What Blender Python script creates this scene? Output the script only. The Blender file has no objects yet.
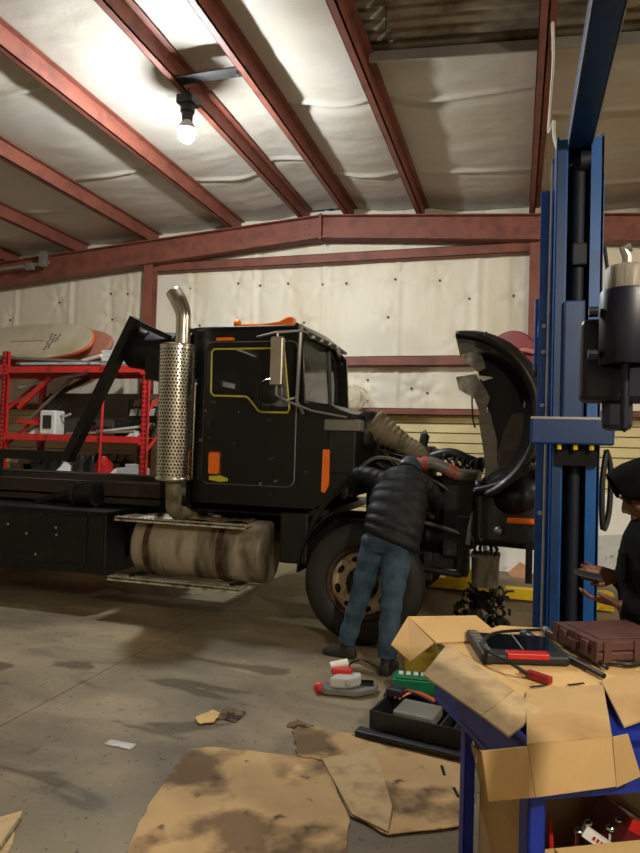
import bpy, bmesh, math, random
from mathutils import Vector, Matrix, Quaternion
from mathutils.geometry import tessellate_polygon
random.seed(7)
sc = bpy.context.scene
COL = sc.collection

# ------------------------------------------------------------------ camera
IMW, IMH, FPX = 640, 853, 655.0
CAM = Vector((0, 0, 1.7))
_yaw, _pit, _rol = math.radians(16.8), math.radians(1.6), math.radians(1.7)
FW = Vector((-math.sin(_yaw)*math.cos(_pit), math.cos(_yaw)*math.cos(_pit), math.sin(_pit)))
_r0 = FW.cross(Vector((0, 0, 1))).normalized(); _u0 = _r0.cross(FW)
RT = _r0*math.cos(_rol) + _u0*math.sin(_rol)
UP = -_r0*math.sin(_rol) + _u0*math.cos(_rol)
cd = bpy.data.cameras.new('camera'); cam = bpy.data.objects.new('camera', cd); COL.objects.link(cam)
cd.sensor_fit = 'HORIZONTAL'; cd.sensor_width = 36.0; cd.lens = FPX/IMW*36.0; cd.clip_start = .05
cam.matrix_world = Matrix(((RT.x, UP.x, -FW.x, CAM.x), (RT.y, UP.y, -FW.y, CAM.y), (RT.z, UP.z, -FW.z, CAM.z), (0, 0, 0, 1)))
sc.camera = cam

# ------------------------------------------------------------------ world, exposure, lamp powers
wd = bpy.data.worlds.new('night'); sc.world = wd; wd.use_nodes = True
wd.node_tree.nodes['Background'].inputs[0].default_value = (.02, .022, .03, 1)
wd.node_tree.nodes['Background'].inputs[1].default_value = .3
sc.view_settings.view_transform = 'Standard'; sc.view_settings.look = 'None'
sc.view_settings.gamma = 1.0; sc.view_settings.use_curve_mapping = False
sc.view_settings.exposure = 1.55
BULBS = [  # shop bulb in view, then two added unseen ones: position, emission colour, strength
    ((-3.35, 6.00, 4.94), (.92, .97, 1.0), 660.0),
    ((2.05, -.40, 3.95), (1.0, .90, .72), 740.0),  # out-of-view bulb added for warm light on the foreground
    ((3.90, 5.00, 4.60), (1.0, .86, .62), 300.0),  # another added bulb out of view, lights the right side
]

# ------------------------------------------------------------------ helpers
def ray(x, y): return FW + RT*((x-IMW/2)/FPX) + UP*((IMH/2-y)/FPX)
def onp(x, y, p0, n):
    d = ray(x, y); n = Vector(n); t = (Vector(p0)-CAM).dot(n)/d.dot(n); return CAM + d*t
def onY(x, y, Y): return onp(x, y, (0, Y, 0), (0, 1, 0))
def onZ(x, y, Z): return onp(x, y, (0, 0, Z), (0, 0, 1))
def srgb(c):
    if isinstance(c[0], int) or max(c) > 1.0: c = [v/255 for v in c]
    return [v/12.92 if v <= .04045 else ((v+.055)/1.055)**2.4 for v in c]
V = Vector
ORG = {}
def link(o): COL.objects.link(o); return o
def tag(o, label, cat=None, group=None):
    if label: o['label'] = label
    if cat: o['category'] = cat
    if group: o['group'] = group
    return o
def thing(name, loc, label, cat, group=None):
    o = bpy.data.objects.new(name, None); link(o); o.location = loc; o.empty_display_size = .1
    ORG[o.name] = V(loc); return tag(o, label, cat, group)

class MB:
    def __init__(s, M=None): s.v = []; s.f = []; s.M = M
    def add(s, vs, fs):
        b = len(s.v)
        for p in vs:
            p = V(p); s.v.append(s.M @ p if s.M else p)
        s.f += [tuple(b+i for i in f) for f in fs]; return s
    def box(s, x0, x1, y0, y1, z0, z1):
        vs = [(x, y, z) for z in (z0, z1) for y in (y0, y1) for x in (x0, x1)]
        return s.add(vs, [(0,2,3,1), (4,5,7,6), (0,1,5,4), (2,6,7,3), (0,4,6,2), (1,3,7,5)])
    def obox(s, c, ax, ay, az, hx, hy, hz):
        c = V(c); ax = V(ax).normalized(); ay = V(ay).normalized(); az = V(az).normalized()
        vs = [c+ax*hx*i+ay*hy*j+az*hz*k for k in (-1, 1) for j in (-1, 1) for i in (-1, 1)]
        return s.add(vs, [(0,2,3,1), (4,5,7,6), (0,1,5,4), (2,6,7,3), (0,4,6,2), (1,3,7,5)])
    def bar(s, p, q, w, h, up=(0, 0, 1)):          # box section between two points
        p = V(p); q = V(q); d = (q-p); L = d.length; d.normalize(); u = V(up)
        sd = d.cross(u)
        if sd.length < 1e-4: u = V((0, 1, 0)); sd = d.cross(u)
        sd.normalize(); u = sd.cross(d)
        return s.obox((p+q)/2, d, sd, u, L/2, w/2, h/2)
    def rings(s, rings, closed_ends=True, closed=True):
        n = len(rings[0]); b = len(s.v)
        for r in rings:
            for p in r: p = V(p); s.v.append(s.M @ p if s.M else p)
        m = n if closed else n-1
        for i in range(len(rings)-1):
            for j in range(m):
                a = b+i*n+j; c = b+i*n+(j+1) % n
                s.f.append((a, c, c+n, a+n))
        if closed_ends and closed:
            s.f.append(tuple(b+j for j in reversed(range(n)))); e = b+(len(rings)-1)*n
            s.f.append(tuple(e+j for j in range(n)))
        return s
    def tube(s, pts, r, n=10, sub=0, caps=True, sq=1.0):
        pts = [V(p) for p in pts]
        rs = list(r) if hasattr(r, '__len__') else [r]*len(pts)
        if sub: pts, rs = smooth_path(pts, rs, sub)
        rings = []; u = None
        for i, p in enumerate(pts):
            t = (pts[min(i+1, len(pts)-1)]-pts[max(i-1, 0)])
            if t.length < 1e-9: t = V((0, 0, 1))
            t.normalize()
            if u is None:
                u = t.cross(V((0, 0, 1)))
                if u.length < 1e-3: u = t.cross(V((0, 1, 0)))
            u = (u - t*u.dot(t)).normalized(); w = t.cross(u)
            rings.append([p+(u*math.cos(a)+w*math.sin(a)*sq)*rs[i] for a in [2*math.pi*k/n for k in range(n)]])
        return s.rings(rings, caps)
    def cyl(s, p, q, r0, r1=None, n=16): return s.tube([p, q], [r0, r0 if r1 is None else r1], n)
    def lathe(s, prof, c, axis=(0, 0, 1), n=24, caps=False):   # prof: (radius, height along axis)
        c = V(c); a = V(axis).normalized(); u = a.cross(V((0, 0, 1)))
        if u.length < 1e-3: u = V((1, 0, 0))
        u.normalize(); w = a.cross(u)
        return s.rings([[c+a*h+(u*math.cos(t)+w*math.sin(t))*max(r, 1e-4) for t in [2*math.pi*k/n for k in range(n)]] for r, h in prof], caps)
    def ell(s, c, rx, ry, rz, n=14, m=8, R=None):
        c = V(c); rings = []
        for i in range(m+1):
            t = math.pi*i/m; t = min(max(t, .04), math.pi-.04); ring = []
            for k in range(n):
                a = 2*math.pi*k/n
                p = V((rx*math.sin(t)*math.cos(a), ry*math.sin(t)*math.sin(a), -rz*math.cos(t)))
                ring.append(c+(R @ p if R else p))
            rings.append(ring)
        return s.rings(rings)
    def plate(s, outer, holes=(), to3=None, depth=V((0, 1, 0))):   # 2-D polygon with holes, extruded by depth
        loops = [list(outer)]+[list(h) for h in holes]
        tris = tessellate_polygon([[V((a, b, 0)) for a, b in l] for l in loops])
        flat = [p for l in loops for p in l]; n = len(flat)
        P = [V(to3(a, b)) for a, b in flat]; D = V(depth)
        fs = [tuple(t) for t in tris]+[tuple(n+i for i in reversed(t)) for t in tris]
        o = 0
        for l in loops:
            m = len(l)
            for i in range(m):
                a, b = o+i, o+(i+1) % m; fs.append((a, b, b+n, a+n))
            o += m
        return s.add(P+[p+D for p in P], fs)
    def sheet(s, pts, th):                                        # thin slab from a near-planar 3-D polygon
        pts = [V(p) for p in pts]; n = V((0, 0, 0))
        for i in range(len(pts)): n += pts[i].cross(pts[(i+1) % len(pts)])
        n.normalize(); u = (pts[1]-pts[0]).normalized(); w = n.cross(u); m = len(pts)
        tr = tessellate_polygon([[V(((p-pts[0]).dot(u), (p-pts[0]).dot(w), 0)) for p in pts]])
        a = [p+n*th/2 for p in pts]; b = [p-n*th/2 for p in pts]
        fs = [tuple(t) for t in tr]+[tuple(m+i for i in reversed(t)) for t in tr]
        fs += [(i, (i+1) % m, m+(i+1) % m, m+i) for i in range(m)]
        return s.add(a+b, fs)
    def grid(s, nu, nv, fn):
        b = len(s.v)
        for j in range(nv+1):
            for i in range(nu+1):
                p = V(fn(i/nu, j/nv)); s.v.append(s.M @ p if s.M else p)
        for j in range(nv):
            for i in range(nu):
                a = b+j*(nu+1)+i; s.f.append((a, a+1, a+nu+2, a+nu+1))
        return s
    def build(s, name, mat, parent=None, smooth=False, bevel=0, remesh=0, relax=0, solid=0, label=None, flip=True):
        lo = [min(p[i] for p in s.v) for i in range(3)]; hi = [max(p[i] for p in s.v) for i in range(3)]
        org = V(((lo[0]+hi[0])/2, (lo[1]+hi[1])/2, lo[2]))
        me = bpy.data.meshes.new(name); me.from_pydata([p-org for p in s.v], [], s.f)
        if flip:
            bm = bmesh.new(); bm.from_mesh(me); bmesh.ops.recalc_face_normals(bm, faces=bm.faces[:]); bm.to_mesh(me); bm.free()
        me.materials.append(mat)
        if smooth:
            me.polygons.foreach_set('use_smooth', [True]*len(me.polygons))
            if smooth != 'all' and not remesh:
                try: me.set_sharp_from_angle(angle=math.radians(40))
                except Exception: pass
        o = bpy.data.objects.new(name, me); link(o); ORG[o.name] = org
        if parent is not None: o.parent = parent; o.location = org-ORG[parent.name]
        else: o.location = org
        if solid:
            m = o.modifiers.new('s', 'SOLIDIFY'); m.thickness = solid; m.offset = 0
        if remesh:
            m = o.modifiers.new('r', 'REMESH'); m.mode = 'VOXEL'; m.voxel_size = remesh; m.use_smooth_shade = True
        if relax:
            m = o.modifiers.new('l', 'SMOOTH'); m.factor = .5; m.iterations = relax
        if bevel:
            m = o.modifiers.new('b', 'BEVEL'); m.width = bevel; m.segments = 2; m.limit_method = 'ANGLE'; m.angle_limit = math.radians(40)
        if label: o['label'] = label
        return o
    def top(s, name, mat, label, cat, group=None, **k):
        return tag(s.build(name, mat, None, **k), label, cat, group)
    def struct(s, name, mat, **k):
        o = s.build(name, mat, None, **k); o['kind'] = 'structure'; return o

def smooth_path(pts, rs, sub):                     # Catmull-Rom
    out, ro = [], []
    n = len(pts)
    for i in range(n-1):
        p0, p1, p2, p3 = pts[max(i-1, 0)], pts[i], pts[i+1], pts[min(i+2, n-1)]
        for k in range(sub):
            t = k/sub; t2 = t*t; t3 = t2*t
            out.append(.5*((2*p1)+(p2-p0)*t+(2*p0-5*p1+4*p2-p3)*t2+(3*p1-p0-3*p2+p3)*t3))
            ro.append(rs[i]+(rs[i+1]-rs[i])*t)
    out.append(pts[-1]); ro.append(rs[-1]); return out, ro
def dup(o, parent=None, loc=None, rot=None):       # a copy sharing mesh data, with its parts
    c = o.copy(); link(c); ORG[c.name] = ORG[o.name].copy()
    c.parent = parent
    if loc is not None: c.location = loc
    if rot is not None: c.rotation_euler = rot
    for ch in list(o.children): dup(ch, c)
    return c
def rrect(x0, x1, z0, z1, r, n=5):                 # rounded rectangle outline
    out = []
    for cx, cz, a0 in ((x1-r, z1-r, 0), (x0+r, z1-r, 90), (x0+r, z0+r, 180), (x1-r, z0+r, 270)):
        for k in range(n+1):
            a = math.radians(a0+90*k/n); out.append((cx+r*math.cos(a), cz+r*math.sin(a)))
    return out
def hsh(*a):
    return (math.sin(sum(v*k for v, k in zip(a, (12.9898, 78.233, 37.719))))*43758.5453) % 1.0

# ------------------------------------------------------------------ materials
MATS = {}
def mat(name, rgb, rough=.6, metal=0.0, var=.15, scale=6.0, rgb2=None, thr=.58, scale2=3.0, sharp=.08, bump=.0, bscale=40.0, stretch=(1, 1, 1), coat=0.0, spec=.5, rough2=None, rgb3=None, thr3=.7, scale3=9.0):
    m = bpy.data.materials.new(name); m.use_nodes = True; nt = m.node_tree; N = nt.nodes; L = nt.links
    b = N['Principled BSDF']; c = srgb(rgb)
    tc = N.new('ShaderNodeTexCoord'); mp = N.new('ShaderNodeMapping'); mp.inputs['Scale'].default_value = stretch
    L.new(tc.outputs['Object'], mp.inputs['Vector'])
    def noise(s, d=4.0, off=None):
        n = N.new('ShaderNodeTexNoise'); n.inputs['Scale'].default_value = s; n.inputs['Detail'].default_value = d
        L.new(mp.outputs['Vector'], n.inputs['Vector']); return n.outputs['Fac']
    def ramp(src, p0, p1, c0, c1):
        r = N.new('ShaderNodeValToRGB'); L.new(src, r.inputs['Fac'])
        r.color_ramp.elements[0].position = max(0, p0); r.color_ramp.elements[1].position = min(1, p1)
        r.color_ramp.elements[0].color = (*c0, 1); r.color_ramp.elements[1].color = (*c1, 1); return r.outputs['Color']
    out = ramp(noise(scale), .3, .7, [v*(1-var) for v in c], [min(1, v*(1+var)) for v in c])
    def over(base, col, t, s):
        mk = ramp(noise(s, 6.0), t-sharp/2, t+sharp/2, (0, 0, 0), (1, 1, 1))
        mx = N.new('ShaderNodeMix'); mx.data_type = 'RGBA'
        L.new(mk, mx.inputs[0]); L.new(base, mx.inputs[6]); mx.inputs[7].default_value = (*srgb(col), 1)
        return mx.outputs[2], mk
    mk2 = None
    if rgb2: out, mk2 = over(out, rgb2, thr, scale2)
    if rgb3: out, _ = over(out, rgb3, thr3, scale3)
    L.new(out, b.inputs['Base Color'])
    b.inputs['Roughness'].default_value = rough; b.inputs['Metallic'].default_value = metal
    b.inputs['Specular IOR Level'].default_value = spec
    if coat: b.inputs['Coat Weight'].default_value = coat
    if rough2 is not None and mk2 is not None:
        mr = N.new('ShaderNodeMapRange'); L.new(mk2, mr.inputs[0]); mr.inputs[3].default_value = rough; mr.inputs[4].default_value = rough2
        L.new(mr.outputs[0], b.inputs['Roughness'])
    if bump:
        bp = N.new('ShaderNodeBump'); bp.inputs['Strength'].default_value = bump; bp.inputs['Distance'].default_value = .02
        L.new(noise(bscale, 5.0), bp.inputs['Height']); L.new(bp.outputs['Normal'], b.inputs['Normal'])
    MATS[name] = m; return m
def glass(name, rgb, rough=.05, alpha=.35):
    m = mat(name, rgb, rough, 0, 0); b = m.node_tree.nodes['Principled BSDF']; b.inputs['Alpha'].default_value = alpha; return m
def emit(name, rgb, k):
    m = bpy.data.materials.new(name); m.use_nodes = True; b = m.node_tree.nodes['Principled BSDF']
    b.inputs['Base Color'].default_value = (1, 1, 1, 1); b.inputs['Emission Color'].default_value = (*rgb, 1); b.inputs['Emission Strength'].default_value = k; return m

M_wall = mat('insulation_facing', (228, 220, 200), .55, 0, .05, 1.2, (210, 196, 166), .60, .9, .3, bump=.25, bscale=9, stretch=(1.6, 1, .5))
M_ceil = mat('ceiling_facing', (198, 192, 180), .5, 0, .06, 1.0, (196, 184, 160), .62, .7, .3, bump=.35, bscale=6)
M_side = mat('cream_siding', (222, 205, 150), .5, 0, .05, 2, bump=.05)
M_red = mat('primer_red_steel', (130, 74, 58), .6, 0, .12, 3, (106, 60, 50), .58, 5, .2, bump=.08)
M_deck = mat('galvanised_deck', (150, 140, 120), .5, .5, .2, 4, (96, 84, 66), .55, 3, .2)
M_blkp = mat('black_truck_paint', (9, 10, 11), .34, 0, .3, 3, (24, 24, 24), .66, 2.2, .12, coat=.15, spec=.35, rgb3=(150, 148, 142), thr3=.725, scale3=11)
M_blk = mat('black_metal', (10, 10, 10), .5, .1, .3, 8, (32, 28, 24), .6, 5, .2, bump=.1)
M_grime = mat('greasy_engine', (26, 24, 22), .55, .2, .4, 12, (66, 58, 48), .62, 9, .12, bump=.35, bscale=30)
M_rub = mat('tyre_rubber', (23, 22, 22), .62, 0, .2, 5, (44, 40, 36), .6, 4, .3, bump=.06)
M_chr = mat('chrome', (196, 192, 182), .2, 1, .1, 5)
M_alu = mat('dirty_tank_aluminium', (184, 172, 150), .5, .3, .18, 3, (96, 82, 62), .57, 3.0, .22, bump=.12, bscale=18, stretch=(1.6, 1, .45), rgb3=(38, 32, 26), thr3=.66, scale3=2.6)
M_step = mat('step_plate', (204, 196, 176), .5, .4, .2, 14, (110, 98, 78), .58, 8, .2)
M_rim = mat('cream_rim', (196, 176, 140), .5, 0, .12, 6, (120, 70, 36), .58, 7, .12)
M_rust = mat('rusty_iron', (92, 60, 40), .75, .2, .3, 14, (50, 38, 30), .5, 8, .2, bump=.3)
M_amb = mat('amber_lens', (240, 112, 16), .25, 0, .06, 5, coat=.4)
M_yel = mat('yellow_seal', (196, 182, 52), .5, 0, .08, 8)
M_tint = glass('cab_glass', (20, 24, 25), .06, .55)
M_ws = glass('windshield_glass', (58, 74, 72), .05, .35)
M_grey = mat('grey_plastic', (112, 110, 104), .5, 0, .15, 6)
M_lgrey = mat('light_grey_plastic', (186, 186, 182), .45, 0, .1, 6, (120, 116, 108), .64, 8, .1)
M_white = mat('white_plastic', (226, 224, 216), .4, 0, .05, 5, (170, 164, 150), .68, 6, .15)
M_duct = mat('olive_duct_fabric', (120, 110, 84), .8, 0, .2, 8, (72, 64, 48), .58, 6, .2, bump=.2)
M_pipe = mat('grey_intake_pipe', (104, 102, 92), .5, .1, .2, 6, (66, 60, 52), .6, 5, .2)
M_sil = mat('red_silicone', (176, 66, 44), .5, 0, .1, 8)
M_liner = mat('grey_hood_liner', (104, 96, 84), .7, 0, .2, 3, (58, 54, 48), .54, 2.5, .15, bump=.2, bscale=12)
M_sheet = mat('torn_foil_sheet', (120, 118, 110), .38, .45, .25, 5, (70, 68, 62), .56, 6, .15, bump=.5, bscale=14)
M_blue = mat('lift_blue', (0, 84, 160), .42, 0, .14, 4, (0, 62, 124), .62, 3, .15, coat=.15)
M_blue2 = mat('lift_navy', (6, 54, 108), .42, 0, .15, 5, (6, 40, 82), .6, 4, .2)
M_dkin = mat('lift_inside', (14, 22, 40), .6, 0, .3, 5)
M_arm = mat('lift_arm_navy', (10, 15, 34), .45, .1, .2, 6)
M_cartb = mat('cart_blue', (18, 44, 150), .4, 0, .12, 5, (18, 32, 100), .62, 5, .15)
M_card = mat('cardboard', (192, 158, 108), .85, 0, .08, 4, (160, 124, 78), .6, 3, .25, bump=.06, bscale=60)
M_cardl = mat('light_cardboard', (210, 172, 116), .85, 0, .06, 3, bump=.05, bscale=60)
M_cardd = mat('oiled_cardboard', (194, 160, 112), .85, 0, .14, 3, (116, 92, 62), .54, 2.2, .09, bump=.12, bscale=40, rgb3=(84, 64, 44), thr3=.67, scale3=9)
M_cardw = mat('scuffed_cardboard', (200, 172, 128), .85, 0, .10, 9, (168, 140, 102), .56, 9, .2, bump=.12, bscale=60)
M_brown = mat('brown_case_plastic', (92, 58, 52), .5, 0, .1, 5, (72, 46, 42), .6, 8, .2, bump=.1, bscale=90)
M_tabk = mat('black_rubber_case', (28, 29, 32), .55, 0, .15, 20)
M_screen = mat('dark_screen', (16, 20, 28), .08, 0, .05, 3, spec=.7)
M_redp = mat('red_plastic', (190, 36, 34), .4, 0, .1, 6)
M_redrack = mat('rack_red', (214, 44, 40), .45, 0, .1, 5, (160, 34, 30), .62, 6, .15)
M_hole = mat('black_void', (6, 6, 7), .9, 0, 0)
M_green = mat('green_plastic', (12, 112, 74), .4, 0, .12, 6)
M_yp = mat('yellow_paint', (222, 186, 20), .5, 0, .1, 4, (150, 118, 20), .64, 6, .12)
M_wood = mat('weathered_plank', (146, 126, 98), .8, 0, .2, 3, (92, 76, 58), .56, 4, .2, stretch=(.4, 4, 4))
M_board = mat('cream_board_deck', (206, 196, 168), .4, 0, .05, 2, (180, 164, 128), .6, 1.5, .3)
M_orange = mat('orange_rail', (206, 92, 48), .45, 0, .1, 4)
M_pinkb = mat('faded_red_hull', (190, 128, 104), .5, 0, .1, 4)
M_ink = mat('dark_print', (58, 54, 46), .7, 0, .1, 5)
M_jack = mat('black_puffer', (17, 18, 20), .6, 0, .2, 10, spec=.3, bump=.12, bscale=30)
M_jean = mat('blue_denim', (58, 80, 98), .85, 0, .2, 12, (34, 50, 66), .55, 7, .25, bump=.15, bscale=50)
M_jeand = M_jean
M_boot = mat('dark_boot', (36, 33, 32), .6, 0, .2, 8)
M_skin = mat('brown_skin', (104, 66, 50), .5, 0, .06, 8)
M_skin2 = mat('tan_skin', (150, 104, 80), .5, 0, .06, 8)
M_hood = mat('black_fleece', (9, 9, 10), .9, 0, .2, 14, spec=.12, bump=.15, bscale=70)
M_cap = mat('dark_teal_cap', (32, 48, 54), .7, 0, .15, 12)
M_cable = mat('black_cable', (20, 20, 21), .45, 0, .1, 5)
M_rag = mat('dirty_rag', (120, 98, 74), .9, 0, .3, 18, (60, 46, 36), .52, 12, .1, bump=.4)
M_cond = mat('grey_conduit', (150, 148, 142), .4, .6, .1, 5)
M_plast = glass('clear_plastic', (214, 206, 176), .2, .32)
M_galv = mat('grey_cast_metal', (150, 144, 130), .55, .3, .18, 12, (104, 96, 84), .56, 8, .2, bump=.25, bscale=26, stretch=(2, 2, .5))
# ------------------------------------------------------------------ floor
def floor_mat():
    m = bpy.data.materials.new('oil_stained_concrete'); m.use_nodes = True; nt = m.node_tree; N = nt.nodes; L = nt.links
    b = N['Principled BSDF']; tc = N.new('ShaderNodeTexCoord')
    def noise(s, d=5.0, st=(1, 1, 1), rot=0, dist=0):
        mp = N.new('ShaderNodeMapping'); mp.inputs['Scale'].default_value = st; mp.inputs['Rotation'].default_value = (0, 0, rot)
        L.new(tc.outputs['Object'], mp.inputs['Vector'])
        n = N.new('ShaderNodeTexNoise'); n.inputs['Scale'].default_value = s; n.inputs['Detail'].default_value = d; n.inputs['Distortion'].default_value = dist
        L.new(mp.outputs['Vector'], n.inputs['Vector']); return n.outputs['Fac']
    def ramp(src, p0, p1, c0=(0, 0, 0), c1=(1, 1, 1)):
        r = N.new('ShaderNodeValToRGB'); L.new(src, r.inputs['Fac'])
        r.color_ramp.elements[0].position = p0; r.color_ramp.elements[1].position = p1
        r.color_ramp.elements[0].color = (*c0, 1); r.color_ramp.elements[1].color = (*c1, 1); return r.outputs['Color']
    def mix(f, a, col, k=1.0):
        if k < 1:
            q = N.new('ShaderNodeMath'); q.operation = 'MULTIPLY'; q.inputs[1].default_value = k; L.new(f, q.inputs[0]); f = q.outputs[0]
        x = N.new('ShaderNodeMix'); x.data_type = 'RGBA'; L.new(f, x.inputs[0]); L.new(a, x.inputs[6]); x.inputs[7].default_value = (*srgb(col), 1); return x.outputs[2]
    out = ramp(noise(.8, 9, (1, 1.2, 1), .4, .5), .34, .66, srgb((90, 78, 60)), srgb((154, 137, 108)))
    out = mix(ramp(noise(.55, 4, (1, 1.6, 1), .6), .52, .68), out, (100, 94, 70), .6)
    wet = ramp(noise(.9, 5, (1, 2.2, 1), .9, .6), .60, .63)
    out = mix(wet, out, (70, 63, 54), .6)
    out = mix(ramp(noise(3.4, 9, (1, 1.1, 1), 0, 1.2), .66, .74), out, (56, 49, 42), .7)
    out = mix(ramp(noise(1.3, 8, (.6, 1.9, 1), -.75, .8), .54, .70), out, (84, 76, 66), .6)
    out = mix(ramp(noise(26, 8), .64, .69), out, (48, 42, 34), .75)
    out = mix(ramp(noise(16, 6, (1, 1, 1), .3), .72, .75), out, (186, 174, 150), .6)
    L.new(out, b.inputs['Base Color'])
    r = N.new('ShaderNodeMapRange'); L.new(wet, r.inputs[0]); r.inputs[3].default_value = .62; r.inputs[4].default_value = .36; L.new(r.outputs[0], b.inputs['Roughness'])
    bp = N.new('ShaderNodeBump'); bp.inputs['Strength'].default_value = .25; bp.inputs['Distance'].default_value = .01
    L.new(noise(30, 8), bp.inputs['Height']); L.new(bp.outputs['Normal'], b.inputs['Normal'])
    return m
XL, XR, YN, YF = -10.6, 7.4, -4.0, 10.22
floor = MB().box(XL-.1, XR+.1, YN-.1, YF+.1, -.15, 0).struct('floor', floor_mat())
# saw-cut joints in the slab
M_joint = mat('joint_dirt', (60, 54, 46), .9)
for a, c in (((-10, 7.35), (7, 7.35)), ((-2.86, -3.9), (-2.86, 10.1)), ((2.4, -3.9), (2.4, 10.1))):
    MB().bar((a[0], a[1], .0005), (c[0], c[1], .0005), .004, .0015).build('slab_joint', M_joint, floor)

# ------------------------------------------------------------------ roof
from mathutils import noise as mnoise
RX = -2.98
def zr(x): return 5.34-.07*abs(x-RX)          # underside of the purlins
PUR = [-9.1, -7.60, -6.13, -4.56, -3.35, -2.60, -1.46, .17, 1.7, 3.2, 4.7, 6.2]
YB = 10.12
seam = {0: [1.2, 3.2, 5.2, 7.2, 9.0], 1: [2.2, 4.1, 6.3, 8.4], 2: [1.0, 3.3, 5.55, 7.75], 3: [2.0, 4.2, 6.3, 8.35], 4: [1.8, 3.9, 6.0, 8.2], 5: [.9, 2.8, 4.75, 6.75, 8.75], 6: [6.72, 8.72], 7: [7.3, 9.1], 8: [7.0, 8.8], 9: [6.8, 8.7], 10: [7, 9]}
ceiling = MB()
# sheet-metal deck above the insulation, ribs running down the slope
def deck(u, v):
    x = XL+(XR-XL)*u; y = YN+(YF-YN)*v
    return (x, y, zr(x)+.285+.02*math.sin(y*2*math.pi/.16))
ceiling.grid(24, 900, lambda u, v: deck(u, v))
ceiling = ceiling.struct('ceiling', M_deck, smooth='all', flip=False)
edges = [XL]+PUR+[XR]
for i in range(len(edges)-1):
    x0, x1 = edges[i], edges[i+1]
    k = max(0, i-1); y0 = 5.98 if x0 > -1.5 else YN
    ss = seam.get(k, [2, 4, 6, 8])
    def fn(u, v):
        x = x0+(x1-x0)*u; y = y0+(YB-y0)*v
        z = zr(x)+.215-.045*math.sin(math.pi*u)*(1 if x1-x0 > 1 else .4)
        for q, s in enumerate(ss):
            c = s+.07*math.sin(u*math.pi)*(-1 if (q+k) % 2 else 1)+.03*math.sin(7*u+q)
            d = (y-c)/.035
            z -= .045*math.exp(-d*d)*(.25+.75*math.sin(math.pi*min(1, max(0, u*1.02))))
            d2 = (y-c-.11)/.07; z += .02*math.exp(-d2*d2)
        z += (.030*mnoise.noise(V((x*.9, y*.9, k*3.1)))+.016*mnoise.noise(V((x*1.6, y*3.3, 7+k)))+.006*mnoise.noise(V((x*5, y*7, k))))*math.sin(math.pi*min(.98, max(.02, u)))
        return (x, y, z)
    MB().grid(14, int((YB-y0)/.025), fn).build('insulation_strip', M_ceil, ceiling, smooth='all')
    if x0 > -1.5:
        MB().bar((x0+.04, 5.97, zr(x0)+.16), (x1-.04, 5.97, zr(x1)+.16), .02, .10).build('edge_angle', M_cond, ceiling)
for x in PUR:                                   # Z purlins
    z = zr(x)
    m = MB().box(x-.008, x+.008, YN, YB, z, z+.2)
    m.box(x-.075, x+.008, YN, YB, z, z+.010).box(x-.075, x-.067, YN, YB, z, z+.03)
    m.box(x-.008, x+.075, YN, YB, z+.19, z+.2)
    m.build('purlin', M_red, ceiling)
# end-wall rafter, an I section that follows both slopes
def rafter(xa, xb, da, db):
    m = MB(); za, zb = zr(xa), zr(xb)
    t3 = lambda a, b: (a, 9.86, b)
    m.plate([(xa, za-.005), (xb, zb-.005), (xb, zb-db), (xa, za-da)], to3=t3, depth=V((0, .012, 0)))
    for dz0, dz1 in ((-.005, -.02), (None, None)):
        if dz0 is None: pa = [(xa, za-da), (xb, zb-db), (xb, zb-db+.018), (xa, za-da+.018)]
        else: pa = [(xa, za+dz0), (xb, zb+dz0), (xb, zb+dz1), (xa, za+dz1)]
        m.plate(pa, to3=lambda a, b: (a, 9.76, b), depth=V((0, .21, 0)))
    return m.build('rafter', M_red, ceiling)
rafter(XL, -3.05, .47, .37); rafter(-3.05, XR, .37, .40)
MB().box(-3.07, -3.03, 9.77, 9.96, zr(RX)-.4, zr(RX)+.01).build('splice_plate', M_red, ceiling)
for sx, n in ((-3.3, 3), (-6.13, 4), (.17, 3)):
    for k in range(n):
        for dx in (-.04, .04):
            MB().cyl((sx+dx, 9.845, zr(sx)-.1-.08*k), (sx+dx, 9.87, zr(sx)-.1-.08*k), .012, n=6).build('bolt', M_red, ceiling)

# ------------------------------------------------------------------ back wall
PINS = []
for x, z in [(-9.3, 3.9), (-8.2, 4.2), (-7.1, 4.32), (-6.75, 4.3), (-7.05, 3.85), (-6.5, 3.83), (-5.5, 4.35), (-4.6, 4.4), (-4.2, 4.35), (-3.7, 4.36), (-3.1, 4.32), (-2.7, 4.32), (-1.9, 4.35), (-1.2, 4.3), (-.75, 4.0), (-.1, 4.02), (-5.3, 3.7), (-4.55, 3.72), (-3.4, 3.7), (-2.0, 3.75), (-1.35, 2.55), (-2.3, 2.75), (-2.3, 2.42), (-1.6, 2.62), (-.9, 3.4), (1.0, 4.1), (1.9, 3.7), (2.6, 4.2), (-3.9, 3.0), (-.4, 2.7)]: PINS.append((x, z))
def blanket(x, z):
    d = .02*mnoise.noise(V((x*1.1, z*.5, 2)))+.012*mnoise.noise(V((x*3.5, z*.7, 5)))+.004*mnoise.noise(V((x*11, z*1.5, 9)))
    w = x*1.0 % 1.22
    d += .03*math.exp(-((w-.6)/.03)**2)-.02*math.exp(-((w-.68)/.03)**2)
    for px, pz in PINS:
        dx, dz = x-px, z-pz; r2 = dx*dx+dz*dz
        if r2 < .4:
            d -= .05*math.exp(-r2/.006)
            d += .022*math.cos(6*math.atan2(dz, dx)+px)*math.exp(-r2/.06)*(1-math.exp(-r2/.004))
    return d
wall = MB()
wall.grid(430, 70, lambda u, v: (XL+(XR-XL)*u, YB+.03-blanket(XL+(XR-XL)*u, 2.22+3.3*v)*.9, 2.22+3.3*v))
wall_back = wall.struct('wall_back', M_wall, smooth='all')
M_pin = mat('pin_washer', (84, 74, 60), .6, .2)
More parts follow.
